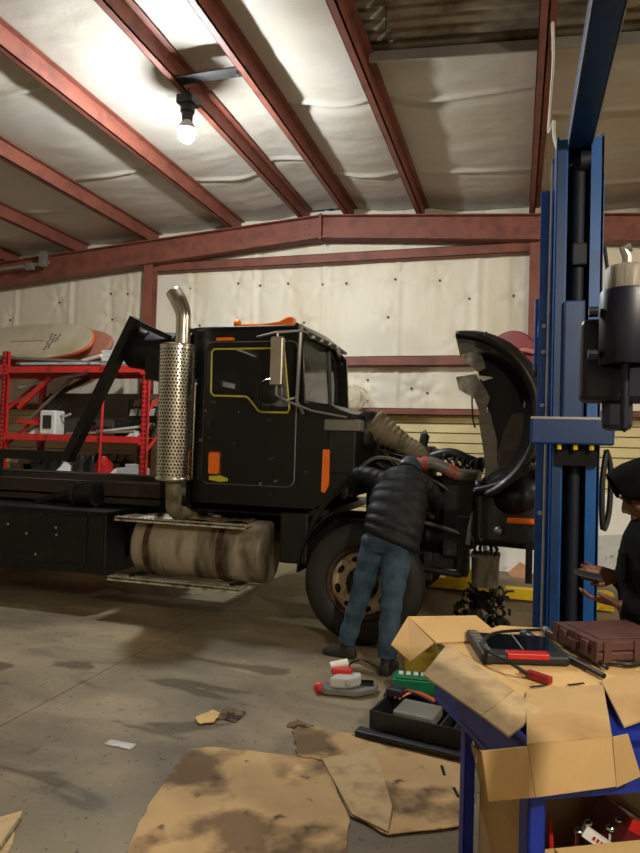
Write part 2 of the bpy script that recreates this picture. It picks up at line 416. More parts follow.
for x, z in PINS: MB().cyl((x, YB+.045, z), (x, YB+.075, z), .02, n=7).build('insulation_pin', M_pin, wall_back)
rows = 15; hgt = 2.24/rows
for k in range(rows):                           # horizontal lap siding below the girt
    z0 = k*hgt
    MB().plate([(YB+.06, z0), (YB+.035, z0+.004), (YB+.052, z0+hgt-.02), (YB+.075, z0+hgt-.008), (YB+.09, z0+hgt-.008), (YB+.09, z0)],
               to3=lambda a, b: (XL, a, b), depth=V((XR-XL, 0, 0))).build('siding_panel', M_side, wall_back)
def chan(x0, x1, z, h, name='girt'):
    y = 9.97
    MB().box(x0, x1, y, y+.012, z-h/2, z+h/2).box(x0, x1, y, YB+.02, z+h/2-.01, z+h/2).box(x0, x1, y, YB+.02, z-h/2, z-h/2+.01).build(name, M_red, wall_back)
for xa, xb in ((XL, -6.2), (-6.05, .12), (.28, XR)):
    if xa > -7 and xa < 0: chan(xa, xb, 4.69, .15)
    chan(xa, xb, 3.03, .15); chan(xa, xb, 2.25, .10)
for x in (-6.12, .20):                          # wall columns, I section
    zt = zr(x)-.42
    MB().box(x-.085, x+.085, 9.80, 9.815, 0, zt).box(x-.085, x+.085, 9.965, 9.98, 0, zt).box(x-.006, x+.006, 9.815, 9.965, 0, zt).build('wall_column', M_red, wall_back)
# remaining walls of the shed, behind and beside the camera
MB().box(XL-.08, XL, YN, YF, 0, 5.2).struct('wall_left', M_wall)
MB().box(XR, XR+.08, YN, YF, 0, 5.2).struct('wall_right', M_wall)
MB().box(XL, XR, YN-.08, YN, 0, 5.5).struct('wall_front', M_wall)

# ------------------------------------------------------------------ lamps
for i, (p, c, k) in enumerate(BULBS):
    p = V(p)
    lab = ['bare glowing bulb in a dark socket hanging under the ridge purlin', 'unseen warm bulb added behind the camera to light the foreground', 'unseen warm bulb added over the right side bay to light it'][i]
    t = thing('light_bulb', (p.x, p.y, p.z), lab, 'lamp', None)
    zt = zr(p.x)
    MB().lathe([(0, -.15), (.045, -.138), (.078, -.10), (.088, -.055), (.080, -.01)], p, n=16).build('glass_bulb', emit('bulb_glow_%d' % i, c, k), t, smooth='all')
    MB().lathe([(.03, .08), (.055, .085), (.06, .16), (.075, .17), (.075, .24), (.03, .25)], p, n=14).build('socket', M_blk, t)
    MB().lathe([(.0, -.02), (.09, -.02), (.108, -.025), (.11, -.019), (.08, .03), (.04, .085)], p, n=20).build('bulb_shade', M_lgrey, t, smooth=True)  # flared rim added to keep the bulb's upward light off the ceiling
    MB().box(p.x-.09, p.x+.09, p.y-.09, p.y+.09, p.z+.24, p.z+.33).build('junction_box', M_blk, t, bevel=.01)
    MB().cyl((p.x, p.y, p.z+.32), (p.x, p.y, zt+.05), .02, n=8).build('stem', M_blk, t)
t = thing('mounting_plate', (-3.0, 5.9, zr(-3)), 'thin dark steel plate bridging the two ridge purlins by the bulb', 'plate')
MB().box(-3.42, -2.58, 5.7, 5.86, zr(-3)-.02, zr(-3)-.008).build('plate', M_blk, t)
MB().cyl((-2.7, 5.78, zr(-3)-.05), (-2.7, 5.78, zr(-3)-.01), .012, n=6).build('bolt', M_cond, t)
# conduit along the eave side
t = thing('electrical_conduit', (-8.4, 9.3, 4.5), 'grey conduit run with junction boxes under the left rafter', 'conduit')
MB().tube([(-10.4, 9.55, 4.62), (-7.95, 9.55, 4.76)], .03, 8).build('pipe', M_cond, t)
MB().tube([(-9.0, 9.5, 4.72), (-9.0, 9.5, 4.95)], .02, 8).build('drop_rod', M_cond, t)
MB().obox((-8.05, 9.52, 4.82), (1, 0, .05), (0, 1, 0), (0, 0, 1), .06, .05, .13).build('junction_box', M_cond, t, bevel=.01)
MB().obox((-8.32, 9.52, 4.70), (1, 0, .05), (0, 1, 0), (0, 0, 1), .07, .05, .06).build('junction_box', M_grey, t, bevel=.01)
# looped white cable on the right-hand purlin
pts = [(.20, 5.4, zr(.2)-.01), (.23, 5.9, zr(.2)-.03), (.24, 6.6, zr(.2)-.01), (.24, 7.0, zr(.2)-.14), (.25, 6.0, 4.6), (.22, 5.2, 4.1), (.235, 4.62, 3.62), (.2, 4.6, 3.2)]
MB().tube(pts, .012, 6, sub=8).top('white_cable', M_white, 'thin white cable looped down from a purlin to the blue lift post', 'cable', smooth=True)
pts = [(-1.02, 5.0, zr(-1)+.2), (-1.02, 5.03, zr(-1)-.05)]
MB().tube([(-1.15, 5.4, zr(-1)+.27), (-1.15, 5.42, zr(-1)+.02)], .005, 6).top('hanging_wire', M_cable, 'short thin wire hanging from the exposed metal roof deck', 'wire')
# ------------------------------------------------------------------ truck
T = thing('semi_truck', (-3.2, 6.7, 0), 'old black conventional cab truck with chrome stack and opened engine bay', 'truck')
YN1, YF1 = 5.65, 7.30                     # cab side planes
def xz(Y): return lambda a, b: (a, Y, b)
cabp = [(-2.97, 1.06), (-3.04, 2.68), (-3.02, 2.75), (-2.95, 2.79), (-2.2, 2.79), (-1.96, 2.75), (-1.90, 2.68), (-1.86, 2.08), (-1.62, 2.05), (-1.40, 1.98), (-1.37, 1.32), (-1.55, 1.26), (-1.80, 1.08), (-1.95, 1.06)]
doorO = rrect(-2.86, -1.935, 1.31, 2.64, .07)
doorH = rrect(-2.84, -1.955, 1.33, 2.62, .06)
win = [(-2.765, 2.575), (-2.10, 2.575), (-2.06, 2.55), (-1.995, 2.02), (-2.01, 1.985), (-2.27, 1.985), (-2.30, 2.0), (-2.40, 2.115), (-2.43, 2.128), (-2.755, 2.135), (-2.785, 2.165), (-2.79, 2.55)]
def shrink(poly, d):
    cx = sum(p[0] for p in poly)/len(poly); cz = sum(p[1] for p in poly)/len(poly)
    return [(p[0]+d*(1 if p[0] < cx else -1), p[1]+d*(1 if p[1] < cz else -1)) for p in poly]
cab = MB()
cab.plate(cabp, [doorH], to3=xz(YN1), depth=V((0, .04, 0)))
cab.plate(cabp, [doorH], to3=xz(YF1-.04), depth=V((0, .04, 0)))
cab.box(-3.03, -2.96, YN1, YF1, 1.06, 1.95).box(-3.05, -3.0, YN1, YN1+.55, 1.9, 2.72).box(-3.05, -3.0, YF1-.55, YF1, 1.9, 2.72).box(-3.05, -3.0, YN1, YF1, 2.35, 2.72)
cab.box(-2.97, -1.60, YN1, YF1, 1.05, 1.12)              # floor
cab = cab.build('cab_shell', M_blkp, T, smooth=True)
# crowned roof
MB().grid(10, 14, lambda u, v: (-3.05+1.14*u, YN1-.015+(YF1-YN1+.03)*v, 2.745+.06*min(1, math.sin(math.pi*max(.02, min(.98, v)))**.25)*(1 if .05 < u < .95 else .5))).build('roof', M_blkp, T, smooth='all', solid=.03)
# firewall and cowl
MB().box(-1.44, -1.38, YN1+.02, YF1-.02, 1.25, 1.98).build('firewall', M_blk, T)
MB().plate([(-1.86, 2.07), (-1.62, 2.07), (-1.36, 1.93), (-1.36, 1.86), (-1.64, 1.96), (-1.86, 1.98)], to3=xz(YN1-.005), depth=V((0, YF1-YN1+.01, 0))).build('cowl', M_blkp, T)
MB().box(-1.66, -1.33, 5.62, 5.80, 1.83, 1.93).build('cowl_ledge', M_grey, T, bevel=.01)
MB().box(-1.62, -1.37, 5.63, 5.74, 1.45, 1.83).box(-1.5, -1.37, 5.64, 5.72, 1.3, 1.5).build('hinge_panel', M_blk, T, bevel=.01)
# two-piece windshield in a V, leaning back
wc = -1.86
for s, y0, y1 in ((0, YN1+.04, 6.44), (1, YF1-.04, 6.46)):
    xc = (-1.92, -2.03)[s]
    p = [(xc, y0, 2.66), (wc-.03, y1, 2.69), (wc+.02, y1, 2.10), (xc+.04, y0, 2.10)]
    MB().sheet(p, .012).build('windshield_pane', M_ws, T)
    MB().tube(p+[p[0]], .014, 6).build('windshield_gasket', M_blk, T)
MB().tube([(wc-.03, 6.45, 2.70), (wc+.02, 6.45, 2.06)], .025, 6).build('windshield_post', M_blkp, T)
MB().sheet([(-1.96, 5.60, 2.79), (-1.86, 5.68, 2.71), (-1.78, 6.45, 2.69), (-1.98, 7.32, 2.69), (-2.08, 7.32, 2.77), (-1.94, 6.45, 2.81)], .05).build('sun_visor', M_blkp, T, bevel=.008)
for y in (5.8, 6.0, 6.2, 6.4): MB().box(-1.87+.11*(y-5.6)-.02, -1.87+.11*(y-5.6)+.02, y-.012, y+.012, 2.69, 2.715).build('visor_clip', M_white, T)
# door with window, seal, glass, lamp
D = MB().plate(doorO, [win], to3=xz(YN1-.022), depth=V((0, .03, 0))).build('door', M_blkp, T, smooth=True, bevel=.004)
MB().tube([(a, YN1-.01, b) for a, b in doorO+doorO[:1]], .008, 6).build('door_gasket', M_grey, D)
MB().tube([(a, YN1-.028, b) for a, b in win+win[:1]], .009, 6).build('window_seal', M_yel, D, smooth=True, label='yellow rubber window seal')
MB().sheet([(a, YN1-.006, b) for a, b in win], .006).build('window_glass', M_tint, D)
MB().tube([(-2.30, YN1-.01, 2.56), (-2.27, YN1-.01, 1.99)], .010, 6).build('vent_window_bar', M_blk, D)
lp = MB().plate(rrect(-2.775, -2.67, 1.40, 1.60, .02), to3=xz(YN1-.05), depth=V((0, .03, 0))).build('marker_lamp', M_amb, D, bevel=.008, label='amber marker lamp')
MB().plate(rrect(-2.79, -2.655, 1.385, 1.615, .025), to3=xz(YN1-.03), depth=V((0, .015, 0))).build('lamp_bezel', M_rust, D)
MB().plate([(-2.775, 1.375), (-2.66, 1.385), (-2.58, 1.36), (-2.585, 1.335), (-2.66, 1.325), (-2.775, 1.34)], to3=xz(YN1-.026), depth=V((0, .003, 0))).build('yellow_paint_mark', M_yel, D)
MB().obox((-2.79, YN1-.035, 1.86), (1, 0, 0), (0, 1, 0), (0, 0, 1), .02, .012, .05).build('door_handle', M_blk, D, bevel=.005)
for k in range(26):                       # rivets down the door edge
    MB().ell((-2.895, YN1-.002, 1.34+.035*k), .008, .005, .008, 6, 4).build('rivet', M_blk, D)
Df = MB().plate(doorO, [win], to3=xz(YF1-.008), depth=V((0, .03, 0))).build('door', M_blkp, T)
# far window is clear, the pane is there
MB().sheet([(a, YF1, b) for a, b in win], .006).build('window_glass', M_ws, Df)
MB().plate([(-1.67, 1.28), (-1.665, 1.66), (-1.60, 1.66), (-1.60, 1.34), (-1.635, 1.27)], to3=xz(YN1-.035), depth=V((0, .03, 0))).build('side_reflector', M_amb, T, bevel=.006, label='tall amber side reflector')
MB().plate(rrect(-2.75, -2.57, 2.655, 2.685, .012), to3=xz(YN1-.03), depth=V((0, .03, 0))).build('drip_lamp', M_amb, T, label='thin orange strip lamp over the door')
# interior: seats, wheel, dark dash
MB().box(-2.93, -2.45, 5.85, 6.4, 1.12, 1.55).box(-2.95, -2.75, 5.85, 6.4, 1.55, 2.25).build('seat', M_blk, T, bevel=.05)
MB().box(-2.93, -2.45, 6.6, 7.15, 1.12, 1.55).box(-2.95, -2.75, 6.6, 7.15, 1.55, 2.25).build('seat', M_blk, T, bevel=.05)
MB().box(-1.98, -1.6, YN1+.05, YF1-.05, 1.55, 1.98).build('dashboard', M_blk, T, bevel=.03)
sw = V((-2.13, 6.1, 1.98)); ax = V((-.5, 0, .86)); uu = V((.86, 0, .5))
MB().tube([sw+uu*.22*math.cos(a)+V((0, 1, 0))*.22*math.sin(a) for a in [2*math.pi*k/24 for k in range(25)]], .016, 6).tube([sw, sw-ax*.4], .03, 8).bar(sw-uu*.21, sw+uu*.21, .03, .015).build('steering_wheel', M_blk, T, smooth=True)
# roof lamp bar
R = MB().tube([(-2.66, 5.9, 2.80), (-2.66, 5.9, 2.835)], .03, 8).ell((-2.66, 5.9, 2.865), .04, .04, .045, 10, 6).build('roof_lamp', M_amb, T, smooth=True, label='orange roof lamp with a trumpet shaped body')
MB().tube([(-2.66, 5.9, 2.85), (-2.38, 5.9, 2.85)], .012, 8).build('lamp_rod', M_amb, R)
MB().plate([(-2.42, 2.80), (-2.40, 2.85), (-2.22, 2.87), (-2.13, 2.915), (-2.07, 2.91), (-2.06, 2.80)], to3=xz(5.86), depth=V((0, .09, 0))).build('lamp_body', M_amb, R, bevel=.012)
# mirrors and brackets
mr = MB().box(-2.075, -1.955, 5.30, 5.36, 2.20, 2.63).build('mirror', M_chr, T, bevel=.015, label='tall chrome side mirror')
MB().box(-2.07, -1.96, 5.36, 5.365, 2.22, 2.61).build('mirror_glass', M_screen, mr)
rm = MB().lathe([(.001, -.03), (.06, -.025), (.11, 0), (.115, .02), (.10, .03), (.001, .03)], (-2.086, 5.36, 2.15), (0, 1, 0), 20).build('round_mirror', M_blk, T, smooth=True)
MB().lathe([(.112, -.008), (.12, 0), (.112, .012)], (-2.086, 5.355, 2.15), (0, 1, 0), 20).build('mirror_ring', M_chr, rm)
MB().tube([(-2.32, 5.6, 2.68), (-2.02, 5.33, 2.67), (-1.86, 5.5, 2.71), (-1.84, 5.63, 2.71)], .012, 6).tube([(-1.87, 5.52, 2.74), (-1.89, 5.52, 2.08), (-1.86, 5.62, 1.98)], .016, 8).tube([(-2.02, 5.33, 2.66), (-2.015, 5.33, 2.12), (-1.96, 5.42, 2.08), (-1.9, 5.55, 2.12)], .011, 6).tube([(-2.02, 5.40, 2.10), (-1.75, 5.55, 2.0), (-1.45, 5.62, 1.95)], .011, 6).tube([(-1.87, 5.52, 2.77), (-1.87, 5.52, 2.70)], .02, 6).build('mirror_bracket', M_cond, T, smooth=True)
MB().tube([(-1.98, 7.3, 2.02), (-2.04, 7.5, 2.1), (-2.04, 7.5, 2.52), (-2.05, 7.32, 2.60)], .013, 6).box(-2.10, -2.06, 7.5, 7.56, 2.15, 2.48).build('mirror_bracket', M_cond, T)
# grab bar
MB().tube([(-2.935, 5.66, 2.24), (-2.935, 5.59, 2.23), (-2.94, 5.59, 1.34), (-2.94, 5.66, 1.33)], .015, 8).ell((-2.935, 5.6, 2.24), .025, .025, .025, 8, 6).build('grab_bar', M_chr, T, smooth=True)
# exhaust stack with a truly perforated shield
SX, SY = -3.06, 5.46
stk = MB().cyl((SX, SY, 1.34), (SX, SY, 2.58), .14, n=24).build('exhaust_stack', M_hole, T, smooth=True)
NA, NZ, RS = 34, 40, .166
m = MB(); z0, z1 = 1.34, 2.585; dz = (z1-z0)/NZ
for j in range(NZ):
    for i in range(NA):
        a0 = 2*math.pi*(i+(.5 if j % 2 else 0))/NA; da = 2*math.pi/NA
        solid = j in (0, NZ-1)
        def P(u, v): a = a0+da*u; return (SX+RS*math.cos(a), SY+RS*math.sin(a), z0+dz*(j+v))
        sq = [(0, 0), (.5, 0), (1, 0), (1, .5), (1, 1), (.5, 1), (0, 1), (0, .5)]
        if solid: m.add([P(*q) for q in ((0, 0), (1, 0), (1, 1), (0, 1))], [(0, 1, 2, 3)]); continue
        ho = [(.5+.30*math.cos(t), .5+.33*math.sin(t)) for t in [math.radians(225+45*k) for k in range(8)]]
        m.add([P(*q) for q in sq]+[P(*q) for q in ho], [(k, (k+1) % 8, 8+(k+1) % 8, 8+k) for k in range(8)])
m.build('heat_shield', M_chr, stk, smooth='all', flip=False, label='perforated chrome heat shield')
MB().lathe([(.168, 1.33), (.174, 1.345), (.168, 1.36)], (SX, SY, 0), n=28).build('shield_rim', M_chr, stk, smooth='all')
MB().lathe([(.168, 2.57), (.174, 2.585), (.15, 2.60), (.07, 2.61)], (SX, SY, 0), n=28).build('shield_rim', M_chr, stk, smooth='all')
MB().tube([(SX+.05, SY, 2.57), (SX+.05, SY, 2.80), (SX+.04, SY, 2.90), (SX-.01, SY, 3.01), (SX-.07, SY, 3.10)], [.068, .068, .070, .076, .072], 18, sub=4, caps=False).build('stack_pipe', M_chr, stk, smooth='all', solid=.006)
MB().tube([(SX, SY, 1.36), (SX+.01, SY, 1.15), (SX+.01, SY+.02, 1.07), (SX+.02, SY+.16, 1.0), (SX+.05, SY+.5, .98)], .075, 14, sub=3).build('stack_elbow', M_duct, stk, smooth=True)
# headache rack: bent box-section side frames joined across
hr = MB()
for y in (5.90,):
    hr.bar((-5.9, y, 1.50), (-4.53, y, 1.50), .09, .10).bar((-4.57, y, 1.46), (-3.80, y, 2.95), .09, .12, up=(0, 1, 0)).bar((-3.84, y, 2.93), (-3.40, y, 2.74), .06, .05)
    hr.bar((-3.52, y+.22, 1.0), (-3.52, y+.22, 2.66), .08, .08, up=(0, 1, 0)).bar((-5.5, y, 1.25), (-5.5, y, 1.5), .09, .09, up=(0, 1, 0))
hr.bar((-3.52, 6.1, 2.62), (-3.52, 7.3, 2.62), .08, .08).bar((-3.52, 7.3, 1.0), (-3.52, 7.3, 2.66), .08, .08, up=(0, 1, 0))
hr.build('rack_frame', M_blk, T)
ac = MB().tube([(-3.96, 6.12, 2.66), (-3.40, 6.10, 2.60)], [.20, .22], 18).build('air_cleaner', M_blk, T, smooth=True)
MB().tube([(-4.0, 6.06, 2.66), (-3.84, 5.98, 2.80), (-3.72, 5.98, 2.78)], .05, 10, sub=3).build('inlet_elbow', M_blk, ac, smooth=True)
MB().box(-3.55, -3.42, 5.7, 6.3, 2.3, 2.55).build('stack_bracket', M_blk, T)
for z in (1.5, 2.0): MB().bar((-3.5, 6.1, z), (-3.22, 5.55, z), .05, .06).build('stack_bracket', M_blk, T)
# chassis
MB().box(-7.6, -.42, 6.26, 6.33, .72, .98).box(-7.6, -.42, 7.07, 7.14, .72, .98).box(-7.6, -7.5, 6.26, 7.14, .75, .95).box(-4.2, -4.1, 6.26, 7.14, .75, .95).box(-.7, -.55, 6.26, 7.14, .72, .9).build('frame_rails', M_blk, T)
M_dk = mat('deck_brown', (58, 48, 38), .7, .1, .2, 4, (40, 34, 28), .55, 3, .2, stretch=(.3, 3, 3))
MB().box(-7.6, -3.5, 5.98, 7.6, 1.02, 1.10).box(-7.6, -3.5, 5.98, 6.06, 1.08, 1.24).box(-7.6, -3.5, 7.52, 7.6, 1.08, 1.24).box(-7.6, -3.56, 6.3, 6.4, 1.24, 1.30).build('bed_deck', M_dk, T)
wn = MB().tube([(-4.42, 5.88, 1.10), (-4.40, 5.88, 1.10), (-4.18, 5.88, 1.12)], .10, 14).lathe([(.11, 0), (.135, .01), (.135, .03), (.11, .04)], (-4.2, 5.88, 1.12), (1, 0, .05), 16, True).lathe([(.11, 0), (.125, .01), (.125, .03), (.11, .04)], (-4.44, 5.88, 1.11), (1, 0, .05), 16, True).build('strap_winch', M_grime, T, smooth=True)
MB().bar((-4.95, 5.86, .99), (-4.45, 5.86, 1.14), .04, .05).build('winch_handle', M_blk, wn)
# side tool box
M_stencil = mat('faded_stencil', (52, 48, 42), .7)
tb = MB().box(-5.75, -3.80, 5.52, 6.15, .37, .975).build('tool_box', M_blk, T, bevel=.015)
MB().box(-5.70, -4.02, 5.505, 5.525, .45, .93).build('box_door', M_blk, tb, bevel=.008)
MB().box(-5.75, -3.79, 5.50, 6.16, .965, .985).build('box_lid', M_blk, tb)
MB().box(-3.99, -3.83, 5.508, 5.522, .42, .95).build('end_panel', M_blk, tb, bevel=.006)
for x, z in ((-4.72, .72), (-4.95, .80), (-4.37, .80), (-4.36, .73), (-4.60, .52)): MB().ell((x, 5.503, z), .016, .008, .014, 8, 4).build('latch', M_cond, tb)
for p, q in (((-4.60, .85), (-4.60, .93)), ((-4.60, .93), (-4.55, .92)), ((-4.60, .89), (-4.56, .885)), ((-4.53, .85), (-4.51, .93)), ((-4.51, .93), (-4.49, .85)), ((-4.53, .885), (-4.49, .885)), ((-4.47, .925), (-4.42, .925)), ((-4.42, .925), (-4.47, .855)), ((-4.47, .855), (-4.42, .855)), ((-4.39, .93), (-4.39, .85))):
    MB().bar((p[0], 5.502, p[1]), (q[0], 5.502, q[1]), .002, .007, up=(0, 1, 0)).build('stencil_stroke', M_stencil, tb)
# fuel tank
ft = MB().lathe([(.001, -.69), (.20, -.685), (.27, -.67), (.292, -.64), (.294, 0), (.292, .64), (.27, .67), (.20, .685), (.001, .69)], (-2.865, 5.80, .675), (1, 0, 0), 36).build('fuel_tank', M_alu, T, smooth='all')
for x in (-3.36, -2.60): MB().lathe([(.298, -.03), (.304, -.026), (.304, .026), (.298, .03)], (x, 5.80, .675), (1, 0, 0), 36).build('tank_strap', M_rust, ft, smooth=True)
MB().lathe([(.298, -.012), (.301, 0), (.298, .012)], (-3.2, 5.80, .675), (1, 0, 0), 36).build('weld_seam', M_alu, ft)
MB().cyl((-2.75, 5.75, .96), (-2.75, 5.75, 1.0), .05, n=14).build('filler_cap', M_cond, ft)
for z, y0, y1, xa, xb in ((.955, 5.44, 5.78, -3.66, -2.31), (.395, 5.40, 5.56, -3.69, -2.33)):
    st = MB().box(xa, xb, y0, y1, z-.018, z).box(xa, xb, y0, y0+.008, z-.035, z+.004).build('step_board', M_step, T, bevel=.003)
    for k in range(int((xb-xa)/.045)):
        MB().box(xa+.02+.045*k, xa+.04+.045*k, y0, y0+.03, z, z+.011).build('step_tooth', M_step, st)
for x in (-3.5, -2.45): MB().bar((x, 5.5, .40), (x, 5.95, .38), .04, .04).build('step_hanger', M_blk, T)
MB().box(-3.6, -2.3, 5.95, 6.28, .6, .95).box(-3.95, -3.78, 5.9, 6.3, .5, .9).build('tank_cradle', M_blk, T)
MB().grid(10, 4, lambda u, v: (-2.95+.62*u, 5.52+.24*v, .975+.02*math.sin(9*u+3*v)*math.sin(5*v+u))).build('step_rag', M_rag, T, smooth='all', solid=.006)
# wheels
def wheel(x, y, label):
    w = MB().lathe([(.30, .03), (.315, .01), (.34, 0), (.42, -.012), (.48, .0), (.505, .03), (.518, .06), (.52, .14), (.518, .22), (.505, .25), (.48, .28), (.36, .275), (.30, .25)], (x, y, .52), (0, 1, 0), 56).build('tyre', M_rub, T, smooth='all', label=label)
    for k in (.09, .14, .19): MB().lathe([(.5205, -.008), (.512, 0), (.5205, .008)], (x, y+k, .52), (0, 1, 0), 56).build('tread_groove', M_hole, w, smooth='all')
    MB().lathe([(.31, .02), (.30, .005), (.285, .012), (.275, .05), (.265, .06)], (x, y, .52), (0, 1, 0), 40).build('rim_flange', M_rust, w, smooth='all')
    MB().lathe([(.27, .06), (.255, .045), (.22, .03), (.17, .045), (.15, .05), (.001, .05)], (x, y, .52), (0, 1, 0), 40).build('rim', M_rim, w, smooth='all', label='cream wheel disc with rust')
    for k in range(8):
        a = 2*math.pi*(k+.3)/8; c = V((x+.215*math.cos(a), y+.022, .52+.215*math.sin(a))); t_ = V((-math.sin(a), 0, math.cos(a))); r_ = V((math.cos(a), 0, math.sin(a)))
        MB().rings([[c+V((0, d, 0))+t_*.042*math.cos(q)+r_*.024*math.sin(q) for q in [2*math.pi*i/12 for i in range(12)]] for d in (0, .02)]).build('hand_hole', M_hole, w)
    MB().lathe([(.145, .05), (.14, .03), (.10, .02), (.095, -.03), (.08, -.045), (.001, -.045)], (x, y, .52), (0, 1, 0), 24).build('hub', M_grime, w, smooth=True)
    for k in range(10):
        a = 2*math.pi*k/10; MB().cyl((x+.125*math.cos(a), y-.0, .52+.125*math.sin(a)), (x+.125*math.cos(a), y+.04, .52+.125*math.sin(a)), .014, n=6).build('lug_nut', M_grime, w)
    return w
wheel(-1.25, 5.48, 'black front tyre on the near side')
wheel(-1.25, 7.62, None); wheel(-6.55, 5.50, None); wheel(-6.55, 7.62, None)
MB().tube([(-1.25, 5.7, .50), (-1.25, 6.2, .42), (-1.25, 7.2, .42), (-1.25, 7.7, .50)], .06, 10, sub=3).build('front_axle', M_grime, T, smooth=True)
MB().tube([(-6.55, 5.6, .52), (-6.55, 7.8, .52)], .09, 10).ell((-6.55, 6.7, .52), .2, .2, .2).build('rear_axle', M_grime, T, smooth=True)
for y in (6.2, 7.2):
    for k in range(4): MB().tube([(-1.95+.1*k, y, .72-.03*k), (-1.25, y, .56-.03*k), (-.55-.1*k, y, .70-.03*k)], .028, 6, sub=5).build('leaf_spring', M_rust, T, smooth=True)
# quarter fender behind the front tyre and firewall brace
MB().grid(14, 4, lambda u, v: (-1.25+.60*math.cos(math.radians(118+62*u)), 5.56+.30*v, .56+.62*math.sin(math.radians(118+62*u)))).build('splash_guard', M_blk, T, smooth='all', solid=.015)
MB().box(-2.05, -1.78, 5.62, 5.95, .62, 1.08).build('battery_box', M_blk, T, bevel=.02)
MB().tube([(-1.85, 5.66, .80), (-1.62, 5.66, 1.2), (-1.30, 5.64, 1.42), (-1.18, 5.8, 1.45)], .03, 8, sub=4).build('fender_brace', M_blk, T, smooth=True)
# ---- engine bay
eng = MB().box(-1.36, -.72, 6.42, 7.0, .72, 1.35).box(-1.36, -.80, 6.48, 6.95, 1.35, 1.62).build('engine_block', M_grime, T, bevel=.03)
for k in range(3): MB().box(-1.34+.19*k, -1.18+.19*k, 6.50, 6.92, 1.62, 1.72).build('valve_cover', M_grime, eng, bevel=.03)
for k in range(6): MB().tube([(-1.32+.1*k, 6.46, 1.45), (-1.32+.1*k, 6.3, 1.42), (-1.30+.1*k, 6.28, 1.25)], .03, 8, sub=3).build('manifold_runner', M_rust, eng, smooth=True)
MB().lathe([(.02, -.09), (.13, -.08), (.15, 0), (.13, .08), (.02, .09)], (-1.13, 6.22, 1.22), (1, 0, 0), 20).tube([(-1.13, 6.22, 1.08), (-1.13, 6.2, .9), (-1.4, 6.2, .8)], .05, 10, sub=3).build('turbocharger', M_rust, eng, smooth=True)
random.seed(3)
for k in range(16):
    x = random.uniform(-1.3, -.65); z = random.uniform(1.0, 1.66); y = random.uniform(6.15, 6.4); s_ = random.uniform(.03, .07)
    if k % 2: MB().box(x-s_, x+s_, y-s_*.7, y+s_*.7, z-s_*.8, z+s_*.8).build('engine_bracket', M_grime, eng, bevel=.01)
    else: MB().lathe([(.001, -s_), (s_, -s_*.9), (s_, s_*.9), (.001, s_)], (x, y, z), (0, 1, .2), 12).build('engine_pulley', M_grime, eng, smooth=True)
for k in range(12):
    a = V((random.uniform(-1.36, -.9), random.uniform(5.95, 6.25), random.uniform(1.2, 1.75))); c = a+V((random.uniform(.2, .6), random.uniform(-.05, .2), random.uniform(-.4, .05)))
    MB().tube([a, (a+c)/2+V((0, -.06, random.uniform(-.12, .08))), c], random.uniform(.010, .022), 6, sub=5).build('engine_hose', M_cable, T, smooth=True)
MB().box(-1.42, -.44, 6.36, 6.39, .74, 1.44).build('inner_panel', M_blk, T)
# curved harness loop by the mechanic and fluid filter with orange tint
MB().tube([(-1.35, 5.75, 1.50), (-1.2, 5.72, 1.60), (-1.0, 5.75, 1.58), (-.86, 5.8, 1.5)], .018, 6, sub=5).build('engine_hose', M_pipe, T, smooth=True)
MB().cyl((-1.30, 5.9, 1.37), (-1.10, 5.9, 1.385), .035, n=12).build('fuel_filter', M_rim, T)
MB().cyl((-1.16, 5.88, 1.37), (-1.06, 5.88, 1.38), .038, n=12).build('filter_cap', M_rust, T)
# flexible cold air duct: a ribbed cone then a hose
A = V((-1.31, 6.15, 1.90)); B = V((-1.02, 6.15, 1.72)); dd = (B-A)
pts = []; rs = []
for k in range(41):
    t = k/40; pts.append(A+dd*t); rs.append((.145-.055*t)+.010*abs(math.sin(t*math.pi*6)))
MB().tube(pts, rs, 20).build('ribbed_duct', M_duct, T, smooth='all')
MB().lathe([(.15, -.02), (.165, 0), (.15, .02)], A, dd, 22).build('duct_ring', M_duct, T, smooth='all')
pts = [B-dd*.05, B+V((.10, 0, -.05)), B+V((.17, 0, -.14)), B+V((.2, .05, -.3))]; pts, rs = smooth_path(pts, [.092, .088, .08, .08], 12)
MB().tube(pts, [r+.006*abs(math.sin(i*.9)) for i, r in enumerate(rs)], 18).build('duct_hose', M_duct, T, smooth='all')
MB().tube([(-1.45, 6.15, 1.72), (-1.38, 6.15, 1.88), (-1.30, 6.15, 1.90)], [.16, .16, .13], 18, sub=3).build('duct_inlet', M_blk, T, smooth='all')
# charge pipe with red couplers
cp = [V((-.88, 5.85, 1.545)), V((-.74, 5.86, 1.57)), V((-.62, 5.88, 1.53)), V((-.50, 5.92, 1.475)), V((-.36, 6.0, 1.46))]
pp, rr = smooth_path(cp, [.052]*5, 8)
MB().tube(pp, .055, 14).build('charge_pipe', M_pipe, T, smooth='all')
for i in (2, 3, 5, 6, 18, 20, 22): MB().tube([pp[i], pp[i]+(pp[i+1]-pp[i]).normalized()*.018], .061, 14).build('coupler_band', M_sil, T)
